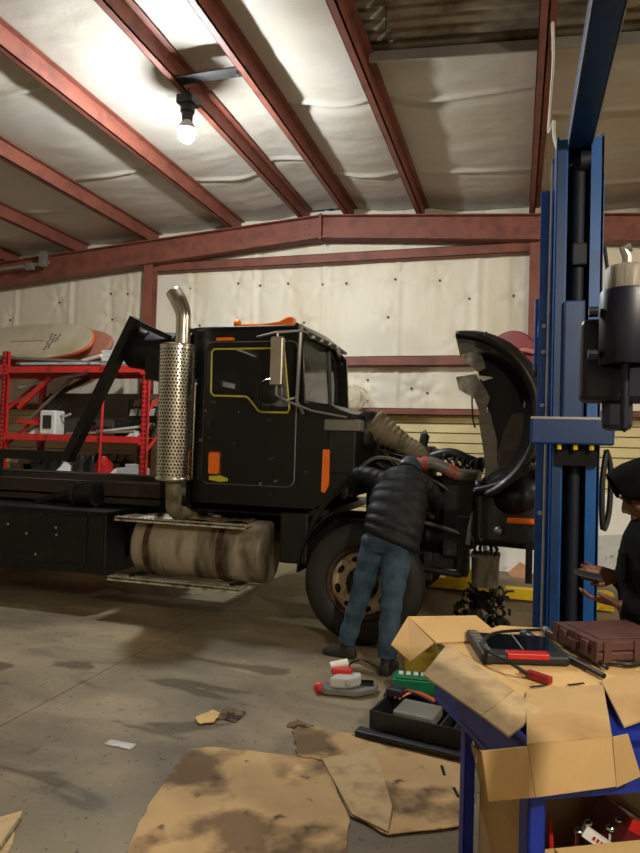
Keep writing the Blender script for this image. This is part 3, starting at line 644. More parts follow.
# radiator with tank and shroud
MB().box(-.64, -.36, 6.05, 7.3, .80, 1.50).build('radiator', M_blk, T, bevel=.015)
MB().box(-.66, -.34, 6.03, 7.32, 1.44, 1.52).build('radiator_tank', M_blk, T, bevel=.03)
MB().tube([(-.8, 6.2, 1.60), (-.6, 6.15, 1.66), (-.42, 6.15, 1.60), (-.30, 6.2, 1.55)], .05, 10, sub=4).build('upper_hose', M_cable, T, smooth=True)
MB().tube([(-.88, 6.4, 1.72), (-.86, 6.4, 1.83), (-.84, 6.4, 1.84)], .045, 10).build('oil_filler', M_blk, T, smooth=True)
random.seed(11)
for k in range(9):
    x = -.78+.06*k; MB().tube([(x, 6.1, 1.50), (x+.02, 6.1, 1.56+random.random()*.1), (x+.1, 6.15, 1.6), (x+.16, 6.2, 1.52)], .014, 6, sub=4).build('wiring_loop', M_cable, T, smooth=True)
# front end below: steering box, cross member, tow parts
MB().tube([(-.78, 6.08, .90), (-.42, 6.08, .88)], .075, 14).box(-.62, -.5, 6.0, 6.2, .74, .98).build('steering_box', M_grime, T, smooth=True)
MB().tube([(-.95, 6.05, 1.05), (-.6, 6.0, .98), (-.35, 6.05, .9)], .018, 8, sub=4).build('steering_shaft', M_cond, T, smooth=True)
MB().box(-.95, -.42, 6.1, 6.3, .60, .74).box(-.5, -.40, 6.0, 6.3, .56, 1.1).box(-.80, -.72, 6.0, 6.1, .50, .76).tube([(-.95, 6.0, .62), (-.45, 5.98, .58)], .03, 8).build('cross_member', M_grime, T, bevel=.01)
MB().tube([(-.93, 5.95, .60), (-.95, 5.95, .46), (-.99, 5.95, .36)], .014, 6, sub=3).build('drip_hose', M_cable, T)
MB().tube([(-.40, 5.95, .86), (-.36, 5.92, 1.12), (-.30, 5.92, 1.15), (-.25, 5.95, .82)], .02, 8, sub=4).build('hood_hinge', M_cond, T, smooth=True)
# ---- opened hood, tilted forward on its nose; the wheel arch faces back
H = MB()
AC = V((-.52, 0, 1.965)); AR = .63
def arc(a, r, y): return (AC.x+r*math.cos(a), y, AC.z+r*1.06*math.sin(a))
a0, a1 = math.radians(90), math.radians(-66)
H.grid(40, 6, lambda u, v: arc(a0+(a1-a0)*u, AR+.03-.10*v, 5.62+.55*v))
hood = H.build('hood', M_blkp, T, smooth='all', solid=.025, label='tilted black hood and fender seen from its wheel arch side')
MB().tube([arc(a0+(a1-a0)*k/40, AR+.04, 5.63) for k in range(41)], .028, 8).build('arch_lip', M_blk, hood, smooth='all')
MB().grid(30, 4, lambda u, v: arc(a0+(a1-a0)*(u*.98), AR+.05+.09*v*math.sin(math.pi*min(1, .15+u*.8)), 5.66+.16*v)).build('fender_skin', M_blkp, hood, smooth='all', solid=.012)
# hood top skin and nose, standing upright beyond the arch
MB().grid(14, 14, lambda u, v: (.16+.16*math.sin(math.pi*v)+.10*u*(1-u)*2, 5.85+1.75*v, .95+1.75*u)).build('hood_top', M_blkp, hood, smooth='all', solid=.02)
MB().grid(10, 8, lambda u, v: (-.34+.60*u, 5.78+.03*math.sin(6*u)+.05*v, .88+(.55-.1*u)*v)).build('nose_panel', M_blkp, hood, smooth='all', solid=.02)
MB().box(-.36, .36, 5.84, 7.4, .92, 1.22).build('grille_shell', M_blk, hood, bevel=.05)
MB().ell((.02, 6.25, 1.30), .36, .52, .30, 24, 14).build('hood_crown', M_blkp, hood, smooth='all')
MB().tube([(-.34, 5.74, 1.34), (-.1, 5.70, 1.42), (.12, 5.72, 1.60)], .04, 8, sub=5).build('nose_crease', M_blkp, hood, smooth='all')
MB().box(-.075, .16, 5.68, 5.78, 1.095, 1.14).build('turn_signal', M_amb, hood, bevel=.012, label='orange turn signal bar')
MB().ell((-.14, 5.76, 1.02), .035, .03, .035, 10, 6).build('hood_pin', M_cond, hood, smooth=True)
MB().box(.085, .14, 5.74, 5.84, .60, .95).build('hood_bracket', M_blk, hood)
# inside of the fender: liner panels
def hp(pts, Y): return [onY(x, y, Y) for x, y in pts]
MB().sheet(hp([(472, 345), (500, 350), (520, 380), (531, 415), (524, 450), (505, 478), (488, 440), (490, 415), (483, 395), (478, 370)], 6.1), .02).build('liner_panel', M_blk, hood)
MB().sheet(hp([(512, 414), (529, 412), (526, 440), (514, 462), (500, 478), (497, 455), (504, 430)], 6.04), .012).build('liner_panel', M_liner, hood)
MB().sheet(hp([(478, 416), (490, 412), (497, 440), (497, 460), (503, 476), (486, 487), (484, 455)], 6.06), .012).build('liner_panel', mat('pale_liner', (160, 152, 138), .7, 0, .15, 4, (110, 102, 90), .6, 4, .2), hood)
# torn edges
MB().sheet(hp([(457, 333), (462, 331), (486, 336), (494, 346), (488, 352), (472, 346), (467, 343), (458, 343)], 5.68), .03).build('torn_edge', M_blk, hood)
MB().sheet(hp([(461, 355), (472, 352), (482, 356), (486, 368), (478, 372), (466, 362)], 5.75), .02).build('torn_edge', M_sheet, hood)
fl = hp([(456, 377), (475, 374), (484, 386), (490, 398), (486, 408), (478, 402), (472, 397), (459, 390)], 5.72)
MB().sheet(fl, .012).build('torn_flap', M_sheet, hood)
MB().sheet(hp([(475, 400), (488, 396), (486, 418), (481, 418), (478, 408)], 5.76), .012).build('torn_flap', M_sheet, hood)
MB().sheet(hp([(474, 374), (482, 376), (491, 377), (493, 378), (483, 381)], 5.70), .006).build('torn_flap', M_white, hood)
MB().tube(hp([(472, 378), (472, 405), (473, 420), (475, 428)], 5.9), .008, 6).build('hood_cable', M_cable, hood)
MB().tube(hp([(484, 338), (485, 333), (487, 332)], 5.62), .008, 6).build('hood_cable', M_cable, hood)
# ------------------------------------------------------------------ two-post vehicle lift
LX, LY = .336, 4.40
Lf = thing('vehicle_lift', (LX, LY, 0), 'blue two post vehicle lift with overhead beam and raised arm carriage', 'lift')
def post(x, y, s, h=3.66):                     # channel open towards s (-1 = camera side)
    w = .136; d = .26
    o = MB().box(x-w, x+w, y-s*d*.5-.006, y-s*d*.5+.006, 0, h).box(x-w, x-w+.012, y-d/2, y+d/2, 0, h).box(x+w-.012, x+w, y-d/2, y+d/2, 0, h)
    f = y+s*d/2
    o.box(x-w, x-w+.066, min(f, f-s*.012), max(f, f-s*.012), 0, h-.02).box(x+w-.072, x+w, min(f, f-s*.012), max(f, f-s*.012), 0, h-.02)
    p = o.build('post', M_blue, Lf, label='blue channel post')
    MB().box(x-w+.01, x+w-.01, y-d/2+.05, y+d/2, h-.06, h-.005).build('post_cap', M_blue2, p)
    MB().box(x-.25, x+.25, y-.22, y+.22, 0, .02).build('base_plate', M_blue, p)
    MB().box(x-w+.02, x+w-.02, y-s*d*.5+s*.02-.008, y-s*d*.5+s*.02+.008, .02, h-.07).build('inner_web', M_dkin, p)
    return p
p1 = post(LX, LY, -1)
p2 = post(LX+.06, -.78, 1)
# rear stiffener with lighter edge on the first post
MB().box(.118, .205, 4.52, 4.56, 0, 3.42).build('rear_flange', M_blue, p1)
MB().box(.472, .480, 4.30, 4.42, 0, 3.42).build('rear_flange', M_blue, p1)
MB().tube([(.185, 4.50, 3.62), (.178, 4.50, 2.6), (.172, 4.50, .3)], .010, 6).build('air_line', M_lgrey, p1)
MB().box(.205, .255, 4.245, 4.262, .02, 3.60).build('guide_strip', M_blue2, p1)
for z in (2.35, 2.52, 1.30, 2.0): MB().cyl((.15, 4.51, z), (.15, 4.49, z), .014, n=8).build('bolt', M_lgrey, p1)
MB().tube([(.15, 4.55, 2.3), (.13, 4.60, 2.28), (.1, 4.62, 2.2)], .02, 6, sub=3).build('hydraulic_fitting', M_blk, p1)
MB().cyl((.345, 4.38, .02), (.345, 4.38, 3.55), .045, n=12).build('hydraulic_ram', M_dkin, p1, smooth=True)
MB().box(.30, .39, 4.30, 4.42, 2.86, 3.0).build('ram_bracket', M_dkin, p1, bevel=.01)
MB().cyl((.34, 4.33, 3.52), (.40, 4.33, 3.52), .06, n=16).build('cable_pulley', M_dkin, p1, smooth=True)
# carriage with its cross arm
ca = MB().box(.255, .375, 4.20, 4.40, 1.86, 2.62).build('carriage', M_blue2, Lf, bevel=.01)
MB().box(.075, .54, 4.13, 4.26, 1.745, 1.905).build('arm_tube', M_blue2, ca, bevel=.012)
MB().box(.075, .54, 4.128, 4.262, 1.895, 1.909).build('arm_edge', M_cond, ca)
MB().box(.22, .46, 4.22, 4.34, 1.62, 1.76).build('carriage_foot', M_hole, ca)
for x in (.24, .33, .42): MB().cyl((x, 4.17, 1.745), (x, 4.17, 1.715), .014, n=8).build('pin_head', M_yp, ca)
# overhead beam joining both posts
MB().box(.265, .405, -.80, 4.42, 3.60, 3.74).build('overhead_beam', M_blue2, Lf, bevel=.01)
for x_ in (.262, .404): MB().box(x_, x_+.004, -.75, 4.30, 3.595, 3.61).build('beam_edge', M_lgrey, Lf)
# blue cover behind the first post and black hose loop on its right
MB().box(.10, .19, 4.85, 5.0, 2.25, 2.78).box(.12, .16, 4.55, 4.9, 2.5, 2.58).build('power_unit_bracket', M_blue, Lf, bevel=.01)
MB().tube([(.52, 4.34, 1.72), (.55, 4.36, 1.6), (.545, 4.36, 1.35), (.51, 4.34, 1.24), (.50, 4.33, 1.5), (.52, 4.34, 1.70)], .017, 8, sub=5).build('hydraulic_hose', M_cable, Lf, smooth=True)
MB().tube([(.535, 4.34, 1.75), (.58, 4.40, 1.95), (.57, 4.4, 2.4), (.50, 4.42, 3.0)], .012, 8, sub=5).build('hydraulic_hose', M_cable, Lf, smooth=True)
# near arm of the second post, raised to eye height, with screw pad
na = MB().box(.117, .46, 1.38, 1.44, 1.80, 1.965).box(.160, .215, 1.39, 1.43, 1.745, 1.81).build('lift_arm', M_arm, Lf, bevel=.012, label='dark arm end block of the near lift post')
MB().bar((.42, 1.42, 1.87), (1.02, .35, 1.87), .10, .13).build('arm_tube', M_arm, na, bevel=.01)
MB().bar((1.03, .40, 1.87), (.45, -.62, 1.87), .12, .13).build('arm_tube', M_arm, na, bevel=.01)
MB().cyl((1.02, .37, 1.79), (1.02, .37, 1.96), .085, n=18).build('arm_pivot', M_arm, na, smooth=True)
MB().box(.27, .53, -.80, -.60, 1.75, 2.45).build('carriage', M_blue2, Lf, bevel=.01)
c = V((.190, 1.33, 0))
MB().lathe([(.044, 1.865), (.047, 1.87), (.047, 2.0), (.044, 2.005), (.03, 2.005)], c, n=28).build('pad_sleeve', M_arm, na, smooth=True)
MB().lathe([(.038, 1.99), (.038, 2.045), (.034, 2.05), (.001, 2.05)], c, n=24).build('pad_stub', M_galv, na, smooth=True)
MB().tube([c+V((0, 0, 2.045)), c+V((0, 0, 2.07)), c+V((-.006, 0, 2.083)), c+V((.006, 0, 2.087))], .009, 8).build('pad_hook', M_cond, na, smooth=True)
pr_ = [(.0085 if k % 2 else .007, 1.745+.0045*k) for k in range(28)]
MB().lathe([(.001, 1.74)]+pr_+[(.001, 1.87)], c, n=14).build('pad_screw', M_arm, na, smooth=True)
for z in (1.885, 1.965): MB().cyl(c+V((-.05, -.01, z)), c+V((-.066, -.01, z)), .010, n=10).build('set_screw', M_arm, na)
# ------------------------------------------------------------------ red pallet rack behind the truck
RK = thing('pallet_rack', (-6.6, 9.1, 0), 'red steel pallet rack loaded with long tubes and scrap behind the truck', 'rack')
YA, YBk = 8.62, 9.50
def upright(x, y):
    o = MB().box(x-.05, x+.05, y, y+.012, 0, 3.06).box(x-.05, x-.04, y, y+.07, 0, 3.06).box(x+.04, x+.05, y, y+.07, 0, 3.06).build('upright', M_redrack, RK)
    if y < 9:
        for k in range(34):
            for s in (-.022, .022): MB().box(x+s-.010, x+s+.010, y-.002, y+.004, .62+.07*k, .655+.07*k).build('slot', M_hole, o)
    MB().box(x-.08, x+.08, y-.03, y+.10, 0, .008).build('foot_plate', M_redrack, o)
for x in (-10.4, -7.95, -5.36):
    upright(x, YA); upright(x, YBk)
    for k, (z0, z1) in enumerate(((.3, .9), (.9, 1.5), (1.5, 2.1), (2.1, 2.7))): MB().bar((x, YA+.05, z0), (x, YBk+.02, z1), .03, .04).build('brace', M_redrack, RK)
    for z in (.3, 2.98): MB().bar((x, YA+.05, z), (x, YBk+.02, z), .03, .05).build('brace', M_redrack, RK)
for x0, x1 in ((-10.35, -8.0), (-7.9, -5.41)):
    for z in (.55, 1.06, 1.70, 2.77):
        for y in (YA, YBk+.02):
            MB().box(x0, x1, y-.01, y+.035, z-.06, z+.04).box(x0-.01, x0+.03, y-.015, y+.04, z-.09, z+.07).box(x1-.03, x1+.01, y-.015, y+.04, z-.09, z+.07).build('beam', M_redrack, RK)
        MB().box(x0, x1, YA+.03, YBk, z+.015, z+.03).build('shelf_deck', M_wood, RK)
def board(name, mtop, mrail, cx, cy, cz, L, W, th, tilt, yaw, label, logo=False):
    Rm = Matrix.Translation(V((cx, cy, cz))) @ Matrix.Rotation(yaw, 4, 'Z') @ Matrix.Rotation(tilt, 4, 'X')
    def outline(s):
        o = []
        for k in range(48):
            a = 2*math.pi*k/48; ca_, sa = math.cos(a), math.sin(a)
            o.append((L/2*math.copysign(abs(ca_)**.75, ca_)*s, W/2*math.copysign(abs(sa)**.8, sa)*s))
        return o
    t_ = thing(name, (cx, cy, cz), label, 'board')
    m_ = MB(Rm); m_.rings([[(x, y, z) for x, y in outline(s)] for s, z in ((.93, -th), (.99, -th*.6), (1, -th*.2), (.985, 0))]); m_.build('rail', mrail, t_, smooth=True)
    MB(Rm).rings([[(x, y, z) for x, y in outline(s)] for s, z in ((.975, -.005), (.97, .008), (.85, .016))]).build('top_deck', mtop, t_, smooth=True)
    if logo:
        MB(Rm).box(L/2-1.75, L/2-1.02, -.005, .008, .016, .019).build('stripe', M_redp, t_)
        random.seed(5)
        for r, n in ((0, 7), (1, 6), (2, 3)):
            for k in range(n):
                y = -.20+.055*k+(.03 if r == 1 else 0)+(.18 if r == 2 else 0); x = L/2-.92+.085*r
                for q in range(2):
                    MB(Rm).obox((x+random.uniform(-.02, .02), y+.018*q, .0175), (math.cos(q+r+k), math.sin(q+r+k), 0), (-math.sin(q+r+k), math.cos(q+r+k), 0), (0, 0, 1), .026, .006, .002).build('logo_stroke', M_ink, t_)
    return t_
board('paddle_board', M_board, M_orange, -8.03, 9.22, 3.31, 2.75, .80, .10, math.radians(58), math.radians(-4), 'cream paddle board with dark print lying tilted on the rack top', True)
board('kayak_hull', M_pinkb, M_pinkb, -7.93, 9.50, 3.30, 2.75, .72, .14, math.radians(60), math.radians(-2), 'faded red hull leaning behind the cream paddle board')
tt = [((-8.6, 8.75, 3.0), (-6.0, 8.78, 2.87), .03, M_cond), ((-7.7, 8.70, 2.86), (-5.6, 8.80, 2.87), .025, M_lgrey), ((-6.9, 8.85, 2.86), (-6.2, 8.7, 2.98), .03, M_white), ((-8.0, 8.95, 2.90), (-5.7, 8.92, 2.9), .028, M_cond), ((-7.0, 9.0, 2.9), (-5.65, 9.1, 2.96), .02, M_cond)]
labs = ['grey tube sloping across the left end of the rack top', 'pale tube along the front edge of the rack top', 'short white tube crossing the others on the rack top', 'long grey tube lying behind the front tube on the rack top', 'thin grey tube near the white crate on the rack top']
for (a, b, r, m_), lb in zip(tt, labs): MB().cyl(a, b, r, n=10).top('metal_tube', m_, lb, 'tube', 'tubes on the rack top', smooth=True)
wc_ = MB()
for i in range(5): wc_.box(-6.42+.085*i, -6.35+.085*i, 9.02, 9.06, 2.84, 3.10)
for z in (2.84, 2.93, 3.02, 3.09): wc_.box(-6.42, -6.01, 9.01, 9.045, z, z+.025)
wc_.box(-6.42, -6.01, 9.04, 9.25, 2.83, 2.85).box(-6.42, -6.40, 9.04, 9.25, 2.84, 3.11).box(-6.03, -6.01, 9.04, 9.25, 2.84, 3.11)
wc_.top('plastic_crate', M_white, 'small white lattice crate at the tip of the paddle board', 'crate')
# middle shelf things
ht = thing('space_heater', (-7.12, 8.78, 1.73), 'white box heater with dark screen on the middle rack shelf', 'heater')
MB().box(-7.27, -6.97, 8.66, 8.90, 1.73, 2.12).build('housing', M_white, ht, bevel=.03)
MB().box(-7.19, -7.04, 8.645, 8.665, 1.83, 2.04).build('screen', M_screen, ht)
MB().tube([(-6.98, 8.78, 2.05), (-6.85, 8.75, 2.03), (-6.76, 8.75, 2.07)], .02, 8).build('handle', M_lgrey, ht)
for i, (x0, x1, y, z, lb) in enumerate(((-6.75, -5.6, 8.72, 1.76, 'weathered plank at the front of the middle rack shelf'), (-6.3, -5.5, 8.85, 1.80, 'grey wooden offcut behind the front plank on the middle shelf'))):
    MB().bar((x0, y, z), (x1, y+.1, z+.06+.05*i), .16, .035).top('wooden_plank', M_wood if i == 0 else M_lgrey, lb, 'plank', 'planks on the middle shelf')
for i, (a, b, lb) in enumerate((((-7.8, 8.8, 1.95), (-7.25, 8.8, 1.90), 'red bar lying left of the white heater'), ((-7.75, 8.74, 2.15), (-7.2, 8.80, 2.66), 'red strut leaning up from the left of the middle shelf'), ((-7.78, 9.34, 2.3), (-6.9, 9.36, 2.7), 'rusty strut leaning under the rack top'))):
    MB().bar(a, b, .05, .07).top('steel_strut', M_redrack if i < 2 else M_rust, lb, 'strut')
random.seed(21)
mats_ = [M_blk, M_grey, M_lgrey, M_rust, M_white, M_wood]
def blob(name, x, y, z, s, m_, label, cat, group=None, kind=0):
    if kind == 0:
        return MB().grid(8, 8, lambda u, v: (x+s*(u-.5)*2, y+s*(v-.5)*1.4, z+s*.9*math.sin(math.pi*min(.97, max(.03, u)))*math.sin(math.pi*min(.97, max(.03, v)))*(.7+.5*hsh(int(u*8), int(v*8), x)))).top(name, m_, label, cat, group, smooth='all')
    if kind == 1:
        o = MB().lathe([(.001, 0), (s*.7, 0), (s*.7, s*1.0), (s*.4, s*1.3), (s*.25, s*1.6), (.001, s*1.6)], (x, y, z), n=12); return o.top(name, m_, label, cat, group, smooth=True)
    o = MB().box(x-s, x+s, y-s*.6, y+s*.6, z, z+s*.8).box(x-s*.4, x+s*.4, y-s*.5, y+s*.3, z+s*.8, z+s*1.1); return o.top(name, m_, label, cat, group, bevel=.01)
its = [(-6.85, 'white ring shaped part', M_white, 0), (-6.15, 'red motor cover', M_redp, 1), (-7.35, 'black casting', M_blk, 2), (-6.55, 'dark gear housing', M_grime, 1), (-5.85, 'crumpled white plastic bag', M_white, 0), (-5.62, 'grey part box', M_lgrey, 2), (-7.6, 'rusty bracket', M_rust, 2), (-6.35, 'black canister', M_blk, 1), (-7.1, 'black hose coupling', M_blk, 1)]
for x, lb, m_, kd in its: blob(lb.split()[-1] if lb.split()[-1] in ('casting', 'bracket', 'canister') else 'machine_part' if 'bag' not in lb else 'plastic_bag', x, 8.80, 1.092, .21, m_, lb+' on the lowest visible rack shelf', 'part' if 'bag' not in lb else 'bag', None, kd)
for x, lb, m_, kd, s in ((-7.5, 'crumpled pale sheet left of the heater on the middle shelf', M_white, 0, .14), (-6.6, 'dark metal part right of the heater on the middle shelf', M_grime, 2, .10), (-5.62, 'grey tangled hardware at the right end of the middle shelf', M_lgrey, 0, .13)):
    blob('shelf_item', x, 8.8 if x > -7.4 else 8.9, 1.73, s, m_, lb, 'hardware', None, kd)
for a_, b_, r_, m_, lb in (((-7.8, 9.02, 1.95), (-6.95, 9.05, 2.70), .03, M_cond, 'grey tube leaning up behind the white heater'), ((-7.8, 9.15, 1.80), (-7.05, 9.2, 2.4), .025, M_rust, 'rusty tube leaning behind the red bar'), ((-7.85, 8.86, 2.5), (-6.6, 8.9, 2.74), .028, M_lgrey, 'pale tube tucked under the rack top beam'), ((-6.7, 9.3, 1.78), (-5.6, 9.32, 1.95), .03, M_wood, 'brown tube lying behind the planks')):
    MB().cyl(a_, b_, r_, n=10).top('leaning_tube', m_, lb, 'tube', smooth=True)
for x, w, h, m_, lb in ((-6.72, .10, .22, M_blk, 'black box beside the heater on the middle shelf'), (-6.45, .13, .16, M_rust, 'rusty box at the centre of the middle shelf'), (-6.0, .12, .26, M_grime, 'tall dark box behind the planks on the middle shelf')):
    t__ = thing('hardware_box', (x, 9.1, 1.73), lb, 'box'); MB().box(x-w, x+w, 9.0, 9.2, 1.73, 1.73+h).build('box_body', m_, t__, bevel=.01); MB().box(x-w-.008, x+w+.008, 8.99, 9.21, 1.73+h-.03, 1.73+h+.01).build('box_lid', m_, t__)
for x, h, m_, lb in ((-7.72, .2, M_lgrey, 'grey jug at the left end of the lowest visible shelf'), (-6.95, .16, M_redp, 'red jug at the middle of the lowest visible shelf'), (-6.02, .2, M_blk, 'black jug right of the red motor cover on the lowest visible shelf')):
    t__ = thing('fluid_jug', (x, 9.2, 1.092), lb, 'jug'); MB().lathe([(.001, 0), (.10, 0), (.10, h), (.06, h+.06), (.03, h+.08), (.03, h+.11)], (x, 9.2, 1.092), n=14).build('jug_body', m_, t__, smooth=True); MB().cyl((x, 9.2, 1.092+h+.10), (x, 9.2, 1.092+h+.13), .034, n=12).build('jug_cap', M_blk, t__)
# pale folded panels leaning between shelves
for x, z, lb in ((-5.72, 2.05, 'pale slatted panel leaning at the right of the middle shelf'), (-6.3, 1.15, 'pale slatted panel standing at the back of the lowest visible shelf')):
    g = thing('slatted_panel', (x, 9.3, z), lb, 'panel')
    for i in range(4):
        for j in range(2): MB().obox((x+.16*i-.24+.06*j, 9.28, z+.09+.15*j), (1, 0, .1), (0, 1, .2), (.35, -.2, 1), .065, .006, .06).build('panel_slat', M_wood if j else M_lgrey, g)
    MB().box(x-.36, x+.36, 9.30, 9.31, z, z+.3).build('backing', M_blk, g)
MB().box(-7.75, -5.45, 9.44, 9.47, 1.76, 2.45).top('dark_panel', mat('dusty_panel', (92, 84, 74), .5, 0, .2, 2, (60, 54, 46), .55, 2, .3), 'dark dusty panel standing across the back of the middle shelf', 'panel')
# thin red pole in front of the rack
MB().cyl((-6.05, 8.5, .0), (-6.03, 8.55, 2.30), .02, n=8).top('red_pole', M_redrack, 'thin red pole standing in front of the rack', 'pole')

# ------------------------------------------------------------------ wall things
rl = thing('hose_reel', (.0, 9.75, 2.95), 'round red hose reel on the back wall above the hood', 'hose reel')
rc = onY(513, 356, 9.55)
MB().lathe([(.06, -.10), (.33, -.09), (.345, -.07), (.33, -.05), (.16, -.045), (.16, .06), (.33, .07), (.33, .09), (.06, .10)], rc, (.25, 1, 0), 36).build('drum', mat('reel_red', (132, 34, 36), .5, 0, .12, 5, (96, 26, 28), .6, 4, .2), rl, smooth=True)
MB().tube([rc+V((.06, -.12, .02)), rc+V((.14, -.22, .05)), rc+V((.32, -.2, .02)), rc+V((.42, -.1, .12)), rc+V((.38, -.02, .22))], .032, 8, sub=5).build('hose_guide', mat('pale_red', (196, 120, 112), .5), rl, smooth=True)
MB().cyl(rc+V((.03, -.14, -.06)), rc+V((.03, .1, -.06)), .05, n=12).build('hub', M_cond, rl, smooth=True)
MB().box(rc.x-.03, rc.x+.45, rc.y+.1, 9.795, rc.z-.05, rc.z+.05).build('wall_bracket', M_blk, rl)
bp = onY(352, 399, 9.85)
def bagf(u, v):
    a = 2*math.pi*u; t_ = math.pi*(.05+.9*v); k = 1+.16*math.sin(5*a+3*v)+.14*math.sin(11*a+7*v)+.12*math.sin(7*a-9*v)
    return (bp.x+.22*k*math.sin(t_)*math.cos(a), bp.y+.02+.09*k*math.sin(t_)*math.sin(a), bp.z+.02-.19*math.cos(t_)*(1+.1*math.sin(4*a)))
MB().grid(28, 12, bagf).top('plastic_bag', M_plast, 'crumpled clear plastic bag stuffed on the wall girt beside the cab', 'bag', smooth='all')

# ------------------------------------------------------------------ floor things under the far wall
yr = thing('floor_rail', (0, 7.95, 0), 'yellow low steel rail on the floor beyond the truck nose', 'rail')
MB().box(-1.15, -.28, 8.02, 8.16, .02, .15).build('rail_section', M_yp, yr, bevel=.01)
MB().plate([(-.10, .02), (.56, .02), (.56, .20), (.28, .20), (.22, .14), (-.10, .14)], to3=xz(7.78), depth=V((0, .14, 0))).build('rail_section', M_yp, yr, bevel=.008)
MB().plate([(.72, .02), (1.02, .02), (1.02, .20), (.95, .22), (.72, .20)], to3=xz(7.62), depth=V((0, .14, 0))).build('rail_section', M_yp, yr, bevel=.008)
MB().plate([(-.80, .14), (-.78, .22), (-.70, .24), (-.62, .17), (-.52, .26), (-.42, .26), (-.38, .14)], to3=xz(8.03), depth=V((0, .10, 0))).build('rail_cradle', M_yp, yr, bevel=.008)
MB().box(-1.15, 1.02, 8.05, 8.12, 0, .03).box(.28, .40, 7.7, 8.1, 0, .03).box(.5, .9, 7.66, 7.9, 0, .025).build('base_bar', M_blk, yr)
MB().cyl((.32, 7.73, .03), (.32, 7.73, .19), .05, n=12).cyl((.42, 7.72, .03), (.42, 7.72, .16), .04, n=12).build('caster', M_blk, yr, smooth=True)
MB().box(.24, .44, 7.85, 7.97, .20, .34).box(.27, .41, 7.86, 7.96, .34, .40).top('blue_bottle_jack', M_blue, 'small blue jack standing on the yellow floor rail', 'jack', bevel=.01)
# pale sheets and boxes along the wall
MB().sheet([(-1.35, 9.55, .01), (.62, 9.55, .01), (.62, 9.76, 1.02), (-1.35, 9.76, .92)], .02).top('white_sheet_panel', M_white, 'large white panel leaning on the wall beyond the truck nose', 'panel')
MB().sheet([(.72, 9.5, .01), (1.75, 9.5, .01), (1.70, 9.76, 1.12), (.74, 9.76, 1.18)], .02).top('white_sheet_panel', M_white, 'white panel leaning on the wall right of the blue lift post', 'panel')
MB().sheet([(.76, 9.40, .01), (1.4, 9.40, .01), (1.36, 9.58, .62), (.80, 9.58, .56)], .015).top('paper_sack', M_lgrey, 'pale crumpled sack leaning on the white panel beside the lift post', 'sack')
MB().sheet([onY(508, 573, 9.3), onY(520, 562, 9.35), onY(530, 568, 9.3), onY(531, 586, 9.2), onY(520, 586, 9.2)], .012).top('cardboard_piece', mat('tan_card', (196, 142, 104), .85), 'tan cardboard piece leaning on the white panel', 'cardboard')
MB().tube([(-.5, 9.5, .12), (-.1, 9.62, .55), (.3, 9.6, .8)], .010, 6, sub=4).top('wire_rod', M_cable, 'thin dark wire leaning across the white panel', 'wire')
M_gear = mat('oily_gear_steel', (84, 80, 74), .35, .6, .3, 20)
# engine core on the floor under the nose
ec = thing('transmission_core', (-.27, 6.15, 0), 'grey ribbed housing standing on a lump of oily gears under the truck nose', 'machine part')
MB().grid(24, 6, lambda u, v: (-.255+.125*math.copysign(abs(math.cos(2*math.pi*u))**.5, math.cos(2*math.pi*u))*(1-.06*(1-v)), 6.15+.11*math.copysign(abs(math.sin(2*math.pi*u))**.5, math.sin(2*math.pi*u)), .47+.28*v)).build('housing', M_galv, ec, smooth='all')
MB().box(-.385, -.125, 6.03, 6.27, .735, .765).build('top_flange', M_galv, ec, bevel=.01)
random.seed(9)
for k in range(150):
    a = random.uniform(0, 6.28); z = random.uniform(.03, .46); r = random.uniform(.10, .22)*(1.1 if z < .3 else .8)
    p = V((-.27+r*math.cos(a), 6.15+r*.8*math.sin(a), z)); s_ = random.uniform(.014, .040)
    d_ = V((random.uniform(-1, 1), random.uniform(-1, 1), random.uniform(-.5, 1))).normalized()
    if k % 3 == 0: MB().lathe([(.001, -.02), (s_, -.02), (s_*1.1, 0), (s_, .02), (.001, .02)], p, d_, 12).build('gear', M_grime if k % 4 else M_galv, ec)
    elif k % 3 == 1: MB().obox(p, d_, d_.cross(V((0, 0, 1.01))), d_.cross(d_.cross(V((0, 0, 1.01)))), s_*1.2, s_*.5, s_*.5).build('casting_lug', M_gear if k % 2 else M_grime, ec)
    else: MB().tube([p, p+d_*.06, p+d_*.11+V((.02, 0, -.03))], .012, 6).build('bolt_shaft', M_gear, ec)
MB().ell((-.27, 6.15, .22), .10, .09, .21, 12, 8).box(-.42, -.12, 6.03, 6.27, 0, .05).build('gear_core', M_grime, ec)
for k in range(5): MB().tube([(-.33+.04*k, 6.05, .76), (-.35+.05*k, 6.04, .82), (-.32+.03*k, 6.06, .88)], .014, 6).build('stud', M_grime, ec)
